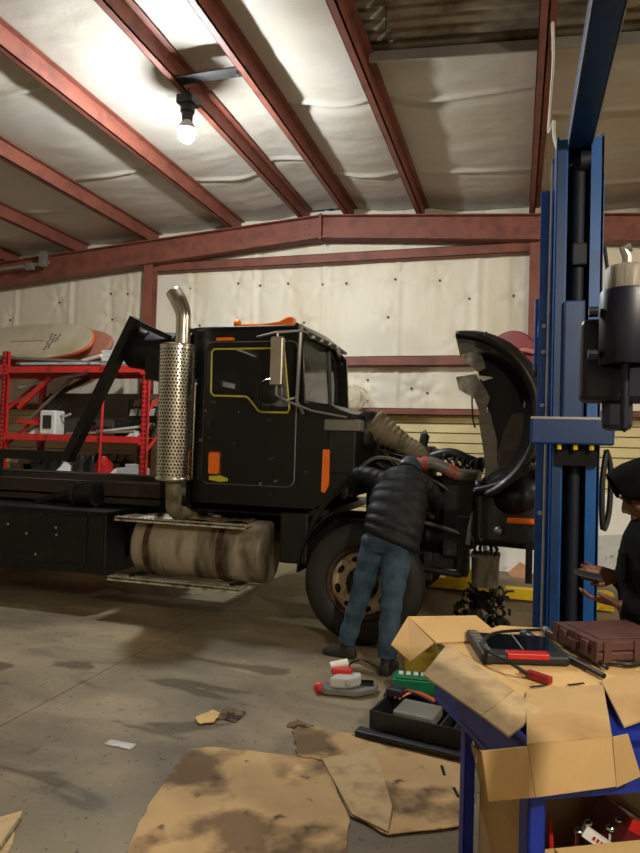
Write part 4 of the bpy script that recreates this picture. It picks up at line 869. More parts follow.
# ------------------------------------------------------------------ people
def hand(mb, W, d, n, th, curl=.35, sc_=1.0, spread=.0):
    W = V(W); d = V(d).normalized(); n = V(n); n = (n-d*n.dot(d)).normalized(); s = d.cross(n)*th     # s points to the thumb side
    for k, (off, kl, fl) in enumerate(((.030, .088, .072), (.010, .092, .080), (-.010, .088, .073), (-.028, .080, .058))):
        kn = W+d*kl*sc_+s*off*sc_
        mb.tube([W+s*off*.6*sc_, W+(d*kl*.6+s*off*.9)*sc_, kn], [.014*sc_, .0135*sc_, .0115*sc_], 8)
        p = kn; a = curl*.5; rad = .0098*sc_; pts = [p-d*.01]; rs = [rad*1.05]
        dir0 = (d+s*off*spread*8).normalized()
        for q, seg in enumerate((.45, .30, .25)):
            v = dir0*math.cos(a)+n*math.sin(a); pts.append(p); rs.append(rad); p = p+v*fl*seg*sc_; a += curl*(1+.15*k); rad *= .92
        pts.append(p); rs.append(rad*.8); mb.tube(pts, rs, 8)
    b = W+d*.025*sc_+s*.026*sc_
    v = (d*.7+s*.62+n*.30).normalized(); v2 = (d*.95+s*.25+n*.2).normalized()
    mb.tube([W+d*.01*sc_+s*.012*sc_, b, b+v*.038*sc_, b+v*.038*sc_+v2*.030*sc_, b+v*.038*sc_+v2*.052*sc_], [.016*sc_, .0165*sc_, .0125*sc_, .011*sc_, .008*sc_], 8)
def head(mb, C, f, u, k=1.0):
    C = V(C); f = V(f).normalized(); u = V(u); u = (u-f*u.dot(f)).normalized(); s = f.cross(u)
    R3 = Matrix((s, f, u)).transposed()
    P = lambda a, b, c: C+(s*a+f*b+u*c)*k
    mb.ell(P(0, -.012, .025), .076*k, .098*k, .092*k, 18, 12, R3)
    mb.ell(P(0, .030, -.035), .060*k, .066*k, .082*k, 16, 10, R3)       # face
    mb.ell(P(0, .058, -.098), .028*k, .026*k, .022*k, 10, 6, R3)        # chin
    mb.tube([P(0, .090, .012), P(0, .106, -.018), P(0, .112, -.034)], [.010*k, .014*k, .013*k], 8)   # nose
    for q in (-1, 1):
        mb.ell(P(.013*q, .098, -.038), .010*k, .011*k, .009*k, 8, 6, R3)
        mb.tube([P(.05*q, .070, .026), P(.03*q, .088, .030), P(.010*q, .092, .024)], [.011*k, .012*k, .010*k], 8)     # brow
        mb.ell(P(.046*q, .060, -.028), .022*k, .022*k, .022*k, 8, 6, R3)  # cheek
        mb.ell(P(.078*q, -.008, -.012), .010*k, .022*k, .032*k, 8, 6, R3) # ear
    mb.ell(P(0, .092, -.062), .024*k, .014*k, .008*k, 10, 6, R3); mb.ell(P(0, .090, -.076), .021*k, .014*k, .008*k, 10, 6, R3)
    return P
def loft(mb, rings, n=18):         # rings: (centre, u, w, ru, rw)
    mb.rings([[V(c)+V(u)*ru*math.copysign(abs(math.cos(a))**.85, math.cos(a))+V(w)*rw*math.copysign(abs(math.sin(a))**.85, math.sin(a)) for a in [2*math.pi*k/n for k in range(n)]] for c, u, w, ru, rw in rings])
def torso(mb, keys, per=6, puff=0.0, npuff=0):
    rg = []
    for i in range(len(keys)-1):
        for k in range(per):
            t = k/per; a, b = keys[i], keys[i+1]
            rg.append([V(a[j])*(1-t)+V(b[j])*t for j in range(3)]+[a[3]*(1-t)+b[3]*t, a[4]*(1-t)+b[4]*t])
    l = keys[-1]; rg.append([V(l[0]), V(l[1]), V(l[2]), l[3], l[4]])
    n = len(rg)
    if puff:
        for i, r in enumerate(rg):
            q = puff*abs(math.sin(math.pi*npuff*i/(n-1))); r[3] += q; r[4] += q
    loft(mb, rg)
def puffed(pts, rs, seg, amp, sub=10):
    p, r = smooth_path([V(q) for q in pts], rs, sub); n = len(p)
    return p, [r[i]+amp*abs(math.sin(math.pi*seg*i/(n-1)))-amp*.5 for i in range(n)]
def boot(mb, ank, toe, up=.16):
    ank = V(ank); toe = V(toe); d = (toe-ank); d.z = 0; d.normalize(); s = V((-d.y, d.x, 0))
    g = ank.copy(); g.z = 0
    rg = []
    for t, w, h in ((-.085, .030, .05), (-.075, .040, .085), (-.02, .043, .11), (.05, .044, .085), (.11, .050, .062), (.17, .047, .052), (.20, .030, .035)):
        c = g+d*t; rg.append([c+s*w*x+V((0, 0, z*h+.002)) for x, z in ((-1, 0), (-1.0, .5), (-.75, .9), (0, 1.05), (.75, .9), (1.0, .5), (1, 0), (.5, 0), (-.5, 0))])
    mb.rings(rg)
    mb.tube([g+V((0, 0, .05)), g+V((0, 0, .10)), V((ank.x, ank.y, up))], [.048, .05, .055], 14)

# --- mechanic leaning into the engine bay, seen from behind
P1 = thing('person', (-1.05, 5.05, 0), 'person in black puffer jacket and jeans leaning over the front tyre', 'person')
X_, Yv, Zv = V((1, 0, 0)), V((0, 1, 0)), V((0, 0, 1))
hipL, kneL, ankL = (-1.045, 5.10, .97), (-1.165, 5.12, .54), (-1.285, 5.17, .12)
hipR, kneR, ankR = (-.875, 5.07, .95), (-.895, 4.99, .52), (-.905, 4.92, .11)
shL, elL, haL = (-1.075, 5.36, 1.42), (-1.27, 5.43, 1.46), (-1.395, 5.52, 1.37)
shR, elR, haR = (-.745, 5.40, 1.40), (-.64, 5.60, 1.26), (-.70, 5.85, 1.18)
fu = V((0, -.55, .83)); fwv = V((0, .85, .52)).normalized()
tk = [((-.96, 5.09, .93), X_, Yv, .165, .12), ((-.955, 5.12, 1.08), X_, (0, .93, -.36), .165, .115), ((-.935, 5.24, 1.26), X_, (0, .8, -.6), .175, .12), ((-.915, 5.36, 1.40), X_, (0, .75, -.65), .185, .115), ((-.90, 5.42, 1.47), X_, (0, .7, -.7), .12, .09)]
b = MB(); torso(b, tk, 3)
hc = V((-.865, 5.54, 1.50))
b.tube([(-.90, 5.42, 1.44), (-.88, 5.50, 1.49)], [.06, .055], 12)
head(b, hc, (.10, .80, -.58), (.05, .58, .80))
for h_, k_, a_ in ((hipL, kneL, ankL), (hipR, kneR, ankR)): b.tube([h_, k_, a_], [.085, .055, .04], 12, sub=4)
for s_, e_, w_ in ((shL, elL, haL), (shR, elR, haR)): b.tube([s_, e_, w_], [.05, .042, .030], 10, sub=4)
hand(b, haL, (-.55, .5, -.67), (.4, .5, -.4), 1, .4); hand(b, haR, (-.2, .8, -.5), (-.3, .3, -.8), -1, .4)
b.build('body', M_skin2, P1, smooth='all', remesh=.007, relax=2)
for W_, d_, n_, th_ in ((haL, (-.55, .5, -.67), (.4, .5, -.4), 1), (haR, (-.2, .8, -.5), (-.3, .3, -.8), -1)):
    g_ = MB(); hand(g_, W_, d_, n_, th_, .4, 1.16); g_.tube([V(W_)-V(d_).normalized()*.03, V(W_)+V(d_).normalized()*.02], [.04, .036], 12)
    g_.build('glove', M_boot, P1, smooth='all', remesh=.006, relax=1, label='black work glove')
j = MB()
tj = [((-.930, 5.085, .955), (1, 0, -.38), (0, .98, -.2), .205, .155), ((-.915, 5.13, 1.09), (1, 0, -.26), (0, .93, -.36), .215, .15), ((-.905, 5.24, 1.26), (1, 0, -.12), (0, .8, -.6), .215, .15), ((-.90, 5.36, 1.40), X_, (0, .75, -.65), .20, .135), ((-.895, 5.425, 1.475), X_, (0, .7, -.7), .13, .10)]
torso(j, tj, 9, .016, 8)
p_, r_ = puffed([(-.99, 5.35, 1.41), shL, elL, (-1.385, 5.515, 1.37)], [.085, .085, .068, .048], 9, .012); j.tube(p_, r_, 14)
p_, r_ = puffed([(-.83, 5.36, 1.40), shR, elR, (-.69, 5.82, 1.19)], [.085, .085, .068, .050], 9, .012); j.tube(p_, r_, 14)
j.tube([(-.90, 5.40, 1.44), (-.885, 5.46, 1.49)], [.095, .085], 14)
j.build('jacket', M_jack, P1, smooth='all', remesh=.009, relax=2, label='black quilted puffer jacket')
t_ = MB(); torso(t_, [((-.96, 5.10, .88), X_, Yv, .165, .125), ((-.96, 5.09, .98), X_, Yv, .175, .135), ((-.958, 5.105, 1.06), X_, Yv, .165, .12)], 3)
wr = lambda r, k: r+.006*math.sin(k*1.9)
for h_, k_, a_, sc2 in ((hipL, kneL, ankL, 1), (hipR, kneR, ankR, 1.05)):
    p_, r_ = smooth_path([V(h_), (V(h_)+V(k_))/2, V(k_), (V(k_)+V(a_))/2, V(a_)], [.118*sc2, .103*sc2, .080*sc2, .076*sc2, .072*sc2], 5)
    t_.tube(p_, [wr(r, i) for i, r in enumerate(r_)], 16)
t_.build('jeans', M_jean, P1, smooth='all', remesh=.009, relax=2, label='faded blue jeans')
for a_, to in ((ankL, (-1.6, 5.22, 0)), (ankR, (-.86, 5.3, 0))):
    m_ = MB(); boot(m_, a_, to); m_.build('boot', M_boot, P1, smooth='all', remesh=.007, relax=2)
c_ = MB(); fh = V((.10, .80, -.58)).normalized(); uh = V((.05, .58, .80)).normalized(); sh_ = fh.cross(uh); R3 = Matrix((sh_, fh, uh)).transposed()
c_.ell(hc+uh*.028-fh*.012, .088, .112, .098, 20, 12, R3); cp_ = c_.build('cap', M_cap, P1, smooth='all', label='dark teal knit cap')
MB().tube([hc+uh*.0+(sh_*math.cos(a)*.089+fh*math.sin(a)*.113-fh*.012) for a in [2*math.pi*k/24 for k in range(25)]], .014, 8).build('cap_band', M_cap, cp_, smooth='all')
pc = hc+uh*.028-fh*.012; dn = V((-.5, -.72, .42)).normalized()
pa = pc+dn*.100
MB().lathe([(.001, .006), (.020, .006), (.020, 0)], pa, dn, 14).build('cap_badge', M_white, cp_); MB().lathe([(.001, .010), (.010, .010), (.010, 0)], pa, dn, 10).build('badge_centre', M_redp, cp_)

# --- hooded man at the right edge looking at his hands
P2 = thing('person', (.61, 2.96, 0), 'person in black hoodie looking down at a phone beside the tool cart', 'person')
HC = V((.512, 2.955, 1.54)); f2 = V((-.87, -.06, -.48)).normalized(); u2 = V((-.48, 0, .87))
b = MB(); head(b, HC, f2, u2, 1.0)
b.tube([(.56, 2.96, 1.36), (.56, 2.96, 1.44), HC+V((.01, 0, -.04))], [.07, .06, .058], 14)
tk = [((.60, 2.96, .90), Yv, X_, .16, .11), ((.58, 2.96, 1.05), Yv, X_, .15, .11), ((.56, 2.96, 1.25), Yv, X_, .175, .12), ((.555, 2.96, 1.36), Yv, X_, .16, .10)]
torso(b, tk, 3)
s1, e1, w1 = V((.565, 2.79, 1.32)), V((.60, 2.77, 1.06)), V((.405, 2.86, 1.10))
s2, e2, w2 = V((.565, 3.12, 1.32)), V((.60, 3.12, 1.10)), V((.40, 3.0, 1.185))
for q in ((s1, e1, w1), (s2, e2, w2)): b.tube(list(q), [.05, .042, .028], 12, sub=4)
hand(b, w1, (-.96, -.05, .16), (.15, .2, .95), -1, .28, 1.0, .3)
hand(b, w2, (-.93, -.10, .10), (-.1, -.75, .55), -1, .45, 1.0, .4)
for y in (2.87, 3.05): b.tube([(.61, y, .92), (.61, y, .50), (.62, y, .09)], [.085, .058, .042], 12, sub=3)
b.build('body', M_skin, P2, smooth='all', remesh=.0055, relax=1)
for q in (-1, 1):
    s_ = f2.cross(u2.normalized()); e_ = HC+s_*.031*q+f2*.083+u2*.004
    MB().ell(e_, .012, .012, .010, 10, 6).build('eye', M_hole, P2, smooth='all')
j = MB(); torso(j, [((.60, 2.96, .84), Yv, X_, .19, .155), ((.575, 2.96, 1.05), Yv, X_, .185, .16), ((.555, 2.96, 1.25), Yv, X_, .20, .15), ((.555, 2.96, 1.36), Yv, X_, .17, .13), ((.56, 2.96, 1.44), Yv, X_, .10, .10)], 8)
for q in ((s1, e1, w1), (s2, e2, w2)):
    p_, r_ = smooth_path([q[0]+V((0, .02, .0)), q[0], (q[0]+q[1])/2, q[1], (q[1]+q[2])/2, q[2]+V((.02, 0, 0))], [.085, .085, .074, .072, .060, .046], 6)
    j.tube(p_, [r+.005*math.sin(i*1.3) for i, r in enumerate(r_)], 14)
    j.tube([q[2]+V((.035, 0, 0)), q[2]+V((.005, 0, 0))], [.050, .046], 12)
j.build('jacket', M_hood, P2, smooth='all', remesh=.009, relax=3, label='black hooded work jacket')
MB().box(.405, .42, 2.85, 2.95, 1.20, 1.31).build('chest_pocket', M_hood, P2, bevel=.006)
# hood: open shell round the head with a brim
un = u2.normalized(); s_ = f2.cross(un)
def hoodf(u, v):
    a = 2*math.pi*u; ca_, sa = math.cos(a), math.sin(a)       # ring around the face axis
    prof = [(.100, .070, .100, .034), (.070, .088, .116, .026), (.03, .108, .128, .018), (-.04, .115, .130, .010), (-.10, .090, .105, -.005), (-.13, .045, .055, -.01), (-.135, .003, .003, -.01)]
    x = v*(len(prof)-1); i = min(int(x), len(prof)-2); t = x-i
    fo, rs, ru, du = [prof[i][k]*(1-t)+prof[i+1][k]*t for k in range(4)]
    lower = max(0, -sa)
    fo2 = fo-.17*lower*(1-v)**2
    return HC+f2*fo2+s_*rs*ca_+un*(du+ru*sa*(1 if sa > 0 else 1.08))
MB().grid(32, 24, hoodf).build('hood', M_hood, P2, smooth='all', solid=.012, label='black fleece hood pulled over the head')
t_ = MB(); torso(t_, [((.61, 2.96, .82), Yv, X_, .165, .13), ((.60, 2.96, .98), Yv, X_, .17, .13)], 2)
for y in (2.87, 3.05): t_.tube([(.61, y, .93), (.61, y, .52), (.62, y, .10)], [.11, .082, .075], 14, sub=4)
t_.build('trousers', M_hood, P2, smooth='all', remesh=.012, relax=2)
for y in (2.87, 3.05):
    m_ = MB(); boot(m_, (.62, y, .1), (.3, y-.02, 0)); m_.build('boot', M_boot, P2, smooth='all', remesh=.008, relax=2)
ph = V((.292, 2.93, 1.195))
MB().obox(ph, (-.97, -.05, .18), (.0, 1, .15), (.18, -.15, .95), .055, .034, .005).top('phone', M_tabk, 'dark phone held between the hands of the hooded person', 'phone', bevel=.004)
# ------------------------------------------------------------------ blue tool cart, lower right
CA = math.radians(28); CM = Matrix.Translation(V((.045, 1.75, 0))) @ Matrix.Rotation(CA, 4, 'Z')
CW, CD, CZ = .85, .64, .97
def cw(x, y, z): return CM @ V((x, y, z))
K = thing('tool_cart', cw(CW/2, CD/2, 0), 'blue steel tool cart with cardboard on top at the lower right', 'cart')
top = MB(CM).box(0, CW, 0, .012, .84, CZ).box(0, CW, CD-.012, CD, .84, CZ).box(0, .012, 0, CD, .84, CZ).box(CW-.012, CW, 0, CD, .84, CZ).box(0, CW, 0, CD, CZ-.03, CZ-.012).build('top_tray', M_cartb, K)
MB(CM).box(-.005, CW+.005, -.008, .03, .83, .88).box(-.002, .02, 0, CD, .835, .85).build('tray_rim', M_cartb, top)
LB = .41
for x, y, w, nm in ((.028, .03, .047, 'leg'), (.022, LB, .034, 'leg'), (CW-.03, .03, .047, 'leg'), (CW-.03, LB, .034, 'leg')):
    l_ = MB(CM).box(x-w/2, x+w/2, y-w/2, y-w/2+.006, .10, .86).box(x-w/2, x-w/2+.006, y-w/2, y+w/2, .10, .86).box(x+w/2-.004, x+w/2, y-w/2, y+w/2, .10, .86).build(nm, M_cartb, K)
    MB(CM).cyl((x, y-w/2, .845), (x, y-w/2-.006, .845), .008, n=8).build('bolt', M_cond, l_)
    MB(CM).lathe([(.001, -.015), (.045, -.015), (.05, -.01), (.05, .01), (.045, .015), (.001, .015)], (x, y, .05), (1, 0, 0), 18).box(x-.022, x+.022, y-.02, y+.02, .06, .11).build('caster', M_blk, K, smooth=True)
sh = MB(CM).box(0, CW, .01, LB+.02, .345, .36).box(0, CW, .0, .012, .33, .42).box(0, CW, LB+.015, LB+.027, .33, .42).box(0, .012, 0, LB+.02, .33, .42).box(CW-.012, CW, 0, LB+.02, .33, .42).build('lower_shelf', M_cartb, K)
MB(CM).tube([(.03, LB-.02, .80), (.035, LB-.04, .77), (.03, LB-.05, .745)], .006, 6).build('hook', M_chr, K)
ZT = CZ+.006
# flattened cardboard box laid over the cart
def pz(x, y, z=ZT): return onZ(x, y, z)
KB = thing('flattened_box', pz(520, 690), 'flattened tan cardboard box draped over the blue cart', 'cardboard')
c0, c1 = pz(527, 745, ZT+.004), pz(612, 737, ZT+.004)
fn_ = (c1-c0).cross(V((0, 0, 1))).normalized()
def pf(x, y, off=.0): return onp(x, y, c0+fn_*off, fn_)      # a point on the upright plane through the front crease
MB().sheet([pz(447, 645), pz(500, 626), pz(560, 630), pz(640, 645), pz(660, 690), pz(606, 690), pz(526, 700)], .006).build('top_panel', M_cardl, KB)
MB().sheet([pz(526, 692, ZT+.008), pz(603, 685, ZT+.008), c1, c0], .006).build('front_panel', M_card, KB)
d0, d1 = pf(535, 797, .012), pf(616, 786, .012)
MB().sheet([c0, c1, d1, d0], .006).build('front_panel', M_card, KB)
MB().sheet([pf(481, 751, .045), pf(526.5, 746.5, .003), pf(534, 797, .013), pf(488, 801, .05)], .006).build('side_flap', M_card, KB)
MB().sheet([pf(612.5, 737, .003), pf(628, 734, .02), pf(641, 776, .04), pf(616.5, 787, .014)], .006).build('side_flap', M_card, KB)
MB().sheet([pz(601, 681, ZT+.012), pz(650, 667, ZT+.012), pz(655, 716, ZT-.005), pz(624, 727, ZT-.005)], .006).build('right_flap', M_card, KB)
# scuffed left flap reaching out over the cart's side
MB().sheet([pz(447, 645, ZT+.010), pz(514, 691, ZT+.010), pz(482, 716, ZT+.004), pz(423, 675, ZT-.004)], .006).build('left_flap', M_cardw, KB)
MB().sheet([pz(514.5, 691.5, ZT+.010), pz(541, 711, ZT+.010), pz(509, 737, ZT-.008), pz(482.5, 716.5, ZT+.004)], .006).build('left_flap', M_cardw, KB)
for a_, b_ in (((530, 687), (547, 685)), ((568, 685), (584, 683))): MB().bar(pz(*a_, ZT+.012), pz(*b_, ZT+.012), .008, .002).build('slot', M_hole, KB)
# raised back-left flap
MB().sheet([pz(408, 617, 1.04), pz(476, 616, 1.04), pz(505, 640, .985), pz(436, 643, .985)], .006).build('back_flap', M_cardl, KB)
MB().sheet([pz(408, 617, 1.04), pz(434, 643, .985), pz(410, 662, .93), pz(391, 645, .97)], .006).build('back_flap', M_card, KB)
MB().sheet([pz(433, 640, .978), pz(500, 640, .978), pz(480, 662, .978), pz(452, 650, .978)], .005).build('inner_panel', M_cardl, KB)

# diagnostic tablet
t0, t1, t2, t3 = pz(467, 640, ZT+.006), pz(549, 645, ZT+.006), pz(571, 667, ZT+.006), pz(482, 664, ZT+.006)
TB = thing('diagnostic_tablet', (t0+t2)/2, 'black rugged diagnostic tablet with a red stripe on the cart cardboard', 'tablet')
up_ = V((0, 0, 1))
def prism(pts, z0, z1): m_ = MB(); m_.rings([[p+up_*z0 for p in pts], [p+up_*z1 for p in pts]]); return m_
def lerpq(a, b): return t0*(1-a)*(1-b)+t1*a*(1-b)+t2*a*b+t3*(1-a)*b
prism([t0, t1, t2, t3], .0, .034).build('case', M_tabk, TB, bevel=.010)
prism([lerpq(.14, .10), lerpq(.95, .10), lerpq(.90, .80), lerpq(.14, .80)], .033, .037).build('screen', M_screen, TB)
prism([lerpq(-.01, -.03), lerpq(.13, -.03), lerpq(.13, 1.03), lerpq(-.01, 1.03)], -.001, .040).build('grip', M_tabk, TB, bevel=.010)
for k in range(6): prism([lerpq(.02, .08+.15*k), lerpq(.11, .08+.15*k), lerpq(.11, .17+.15*k), lerpq(.02, .17+.15*k)], .039, .043).build('grip_rib', M_grey, TB)
prism([lerpq(.28, .86), lerpq(.76, .86), lerpq(.76, 1.02), lerpq(.28, 1.02)], .020, .040).build('red_stripe', M_redp, TB, bevel=.004)
MB().tube([lerpq(.52, .05)+up_*.040, lerpq(.50, .82)+up_*.040], .003, 4).build('screen_divider', M_grey, TB)
CB = thing('diagnostic_cable', pz(485, 647), 'black cable with red plug looping over the tablet', 'cable')
cz = ZT+.055
MB().tube([pz(575, 628, ZT+.02), pz(534, 630, ZT+.02), pz(500, 632, ZT+.04), pz(486, 638, cz), pz(483, 646, cz), pz(495, 655, cz), pz(512, 664, ZT+.05), pz(529, 675, ZT+.02)], .006, 8, sub=6).build('cord', M_cable, CB, smooth=True)
pl_a, pl_b = pz(527, 673, ZT+.018), pz(551, 681, ZT+.018)
MB().bar(pl_a, pl_b, .028, .024).build('plug', mat('dark_red_plug', (140, 22, 26), .4), CB, bevel=.006)
MB().bar(pl_a-(pl_b-pl_a)*.3, pl_a, .014, .012).build('strain_relief', M_redp, CB)
# scan wands / pry bars
for i, (a_, b_, r, lb) in enumerate((((524, 634), (604, 676), .011, 'long black wand lying left of the brown case'), ((545, 630), (607, 668), .009, 'thinner black wand against the brown case'))):
    w_ = thing('inspection_wand', pz(*a_), lb, 'tool', 'black wands on the cart')
    A_, B_ = pz(*a_, ZT+.02), pz(*b_, ZT+.018)
    MB().tube([A_, A_.lerp(B_, .45), A_.lerp(B_, .5), B_], [r*1.5, r*1.5, r, r*.8], 10).build('shaft', M_cable, w_, smooth=True)
    MB().tube([A_, A_.lerp(B_, .06)], r*1.8, 10).build('grip', M_grey if i else M_tabk, w_, smooth=True)
MB().tube([pz(598, 663, ZT+.02), pz(612, 662, ZT+.02), pz(632, 664, ZT+.02), pz(648, 660, ZT+.02)], .008, 8, sub=4).top('black_lead', M_cable, 'short black lead lying in front of the brown case', 'cable', smooth=True)
# brown tool case
k0, k1, k3 = pz(554, 640, ZT+.02), pz(597, 663, ZT+.02), pz(616, 633, ZT+.02)
ex = (k1-k0); ey = (k3-k0); ey = ey-ex*(ey.dot(ex)/ex.length_squared); Lx = ex.length; Ly = max(ey.length, .30); ex.normalize(); ey.normalize()
BC = thing('tool_case', k0+ex*Lx/2+ey*Ly/2, 'closed brown plastic tool case lying on the cart top', 'case')
def bc(x, y, z): return k0+ex*x+ey*y+up_*z
MBc = Matrix(((ex.x, ey.x, 0, k0.x), (ex.y, ey.y, 0, k0.y), (0, 0, 1, k0.z), (0, 0, 0, 1)))
MB(MBc).box(0, Lx, 0, Ly, .001, .034).build('base_half', M_brown, BC, bevel=.008)
MB(MBc).box(0, Lx, 0, Ly, .037, .068).box(.03, Lx-.03, .03, Ly-.03, .067, .073).build('lid_half', M_brown, BC, bevel=.008)
for x in (.25, .75): MB(MBc).box(Lx*x-.018, Lx*x+.018, -.010, .004, .015, .060).build('latch', M_brown, BC, bevel=.003)
MB(MBc).box(Lx*.4, Lx*.6, -.022, -.010, .02, .045).box(Lx*.4, Lx*.42, -.02, .0, .02, .045).box(Lx*.58, Lx*.6, -.02, .0, .02, .045).build('handle', M_brown, BC)
for x in (.04, .5, .96): MB(MBc).box(Lx*x-.014, Lx*x+.014, -.004, .002, .002, .070).build('corner_rib', M_brown, BC)
for y in (.12, .5, .88): MB(MBc).box(Lx-.002, Lx+.006, Ly*y-.014, Ly*y+.014, .002, .07).build('corner_rib', M_brown, BC)
# open carton on the lower shelf
OB = thing('open_carton', cw(.30, .30, .36), 'open cardboard carton of tools on the lower cart shelf', 'box')
bx0, bx1, by0, by1, bz0, bz1 = .06, .46, .06, .40, .362, .66
MB(CM).box(bx0, bx1, by0, by1, bz0, bz0+.006).box(bx0, bx0+.006, by0, by1, bz0, bz1).box(bx1-.006, bx1, by0, by1, bz0, bz1).box(bx0, bx1, by0, by0+.006, bz0, bz1).box(bx0, bx1, by1-.006, by1, bz0, bz1).build('carton_body', M_card, OB)
def flap(p): MB(CM).sheet(p, .006).build('carton_flap', M_card, OB)
flap([(bx0, by0+.01, bz1), (bx0, by1-.01, bz1), (bx0-.035, by1-.0, bz1+.13), (bx0-.035, by0+.02, bz1+.13)])
flap([(bx1, by0+.01, bz1), (bx1, by1-.01, bz1), (bx1+.20, by1-.02, bz1-.06), (bx1+.20, by0+.02, bz1-.06)])
flap([(bx0+.05, by0, bz1), (bx1+.05, by0, bz1), (bx1+.1, by0-.12, bz1-.04), (bx0+.1, by0-.12, bz1-.04)])
ct = [('plier', (.12, .22, .64), M_redp), ('plier', (.16, .18, .62), M_redp)]
for i, (n_, c_, m_) in enumerate(ct):
    w_ = thing('pliers', CM @ V(c_), ['red handled pliers standing at the left inside the open carton', 'second red handled pliers beside the first inside the open carton'][i], 'pliers', 'pliers in the carton')
    for s_ in (-1, 1): MB(CM).tube([V(c_)+V((.0, 0, -.13)), V(c_)+V((s_*.014, 0, -.05)), V(c_)+V((s_*.020, .02, .03))], .007, 8, sub=3).build('handle', M_redp, w_, smooth=True)
    MB(CM).tube([V(c_)+V((0, 0, -.13)), V(c_)+V((0, 0, -.20))], [.016, .008], 8).build('jaw', M_cond, w_)
cb = thing('part_carton', CM @ V((.38, .22, .40)), 'dark red parts carton with a white label inside the open carton', 'box')
cbM = CM @ Matrix.Translation(V((.38, .20, .58))) @ Matrix.Rotation(.5, 4, 'Y')
MB(cbM).box(-.035, .035, -.07, .07, -.15, .09).build('carton_body', mat('maroon_card', (96, 24, 26), .6), cb)
MB(cbM).box(-.02, .03, -.03, .01, .09, .092).build('label', M_white, cb)
MB(cbM).box(-.035, .035, -.072, -.05, .06, .092).build('red_end', M_redp, cb)
wb = thing('part_carton', CM @ V((.27, .16, .50)), 'long white parts carton with red print inside the open carton', 'box')
wbM = CM @ Matrix.Translation(V((.30, .12, .62))) @ Matrix.Rotation(.55, 4, 'Y') @ Matrix.Rotation(-.4, 4, 'Z')
MB(wbM).box(-.065, .065, -.016, .016, -.014, .014).build('carton_body', M_white, wb)
for k in range(7): MB(wbM).box(-.04+.011*k, -.033+.011*k, -.0175, -.0155, -.005, .005).build('print_mark', M_redp, wb)
for i in range(4):
    p = V((.20+.05*i, .12+.03*(i % 2), .64)); MB(CM).tube([p+V((0, 0, -.2)), p+V((.03, .02, .0))], .007, 8).ell(p+V((.033, .022, .01)), .014, .014, .01, 8, 6).top('wrench', M_chr, ['chrome wrench nearest the pliers in the open carton', 'chrome wrench second from the pliers in the open carton', 'chrome wrench third from the pliers in the open carton', 'chrome wrench beside the white parts carton'][i], 'wrench', 'wrenches in the carton', smooth=True)
# black bin on the shelf right end
bn = thing('parts_bin', cw(.68, .18, .36), 'black open bin of dark parts at the right of the lower shelf', 'bin')
MB(CM).box(.58, .80, .04, .33, .362, .37).box(.58, .588, .04, .33, .362, .50).box(.792, .80, .04, .33, .362, .50).box(.58, .80, .04, .048, .362, .50).box(.58, .80, .322, .33, .362, .50).build('bin_body', M_blk, bn)
random.seed(2)
for k in range(8): MB(CM).tube([(random.uniform(.62, .76), random.uniform(.09, .28), .40), (random.uniform(.62, .76), random.uniform(.09, .28), .49)], .02, 8).build('dark_part', M_grime, bn)

# ------------------------------------------------------------------ cardboard and litter on the floor
def flat(px, z=.004): return [V((p.x, p.y, z)) for p in [onZ(x, y, 0) for x, y in px]]
def ragged(pts, n=5, amp=.008):
    out = []
    for i in range(len(pts)):
        a_, b_ = pts[i], pts[(i+1) % len(pts)]
        for k in range(n):
            p = a_.lerp(b_, k/n); out.append(p+V((random.uniform(-amp, amp), random.uniform(-amp, amp), 0)) if k else p)
    return out
random.seed(4)
MB().sheet(ragged(flat([(128, 853), (148, 806), (188, 750), (215, 748), (300, 757), (325, 762), (350, 822), (345, 870), (250, 880), (120, 868)], .004)), .005).top('floor_cardboard', M_cardd, 'large oil soaked cardboard sheet lying at the bottom centre of the floor', 'cardboard')
MB().sheet(ragged(flat([(292, 733), (300, 726), (335, 734), (400, 738), (440, 744), (466, 756), (475, 800), (463, 828), (388, 837), (350, 818), (322, 762), (296, 757), (296, 745)], .010)), .005).top('floor_cardboard', M_cardd, 'stained cardboard sheet on the floor beside the black tool tray', 'cardboard')
pcs = flat([(322, 762), (372, 752), (384, 785), (392, 812), (388, 836), (352, 818)], .018); pcs[2].z = .03; pcs[3].z = .025
MB().sheet(pcs, .004).top('floor_cardboard', M_cardw, 'folded corner piece lying on top of the stained cardboard sheet', 'cardboard')
MB().sheet(ragged(flat([(-10, 820), (22, 812), (8, 853), (-20, 880)], .004)), .005).top('floor_cardboard', M_cardw, 'small pale cardboard corner at the bottom left of the floor', 'cardboard')
for q, (a_, b_) in enumerate((((440, 768), (446, 778)), ((452, 790), (460, 800)))): MB().sheet(flat([a_, (a_[0]+3, a_[1]), b_, (b_[0]-3, b_[1])], .0135), .002).top('bark_sliver', M_hole, ['dark sliver on the stained cardboard nearer the tray', 'dark sliver on the stained cardboard nearer the cart'][q], 'debris')
def crumple(name, px, s, h, m_, label, cat):
    c = onZ(*px, 0)
    def fn(u, v):
        r = max(abs(u-.5), abs(v-.5))*2
        return (c.x+s[0]*(u-.5)*2*(1+.15*hsh(int(v*10), 3)), c.y+s[1]*(v-.5)*2*(1+.15*hsh(int(u*10), 5)), .003+h*(1-r)*(.4+hsh(int(u*10), int(v*10), s[0])))
    return MB().grid(10, 10, fn).top(name, m_, label, cat, smooth='all', solid=.004)
crumple('shop_rag', (230, 716), (.07, .07), .05, M_rag, 'crumpled dark shop rag on the open floor', 'rag')
MB().sheet(ragged(flat([(195, 720), (212, 712), (221, 715), (214, 724), (200, 726)], .012), 3), .006).top('paper_scrap', M_cardl, 'pale curled scrap beside the dark shop rag', 'scrap')
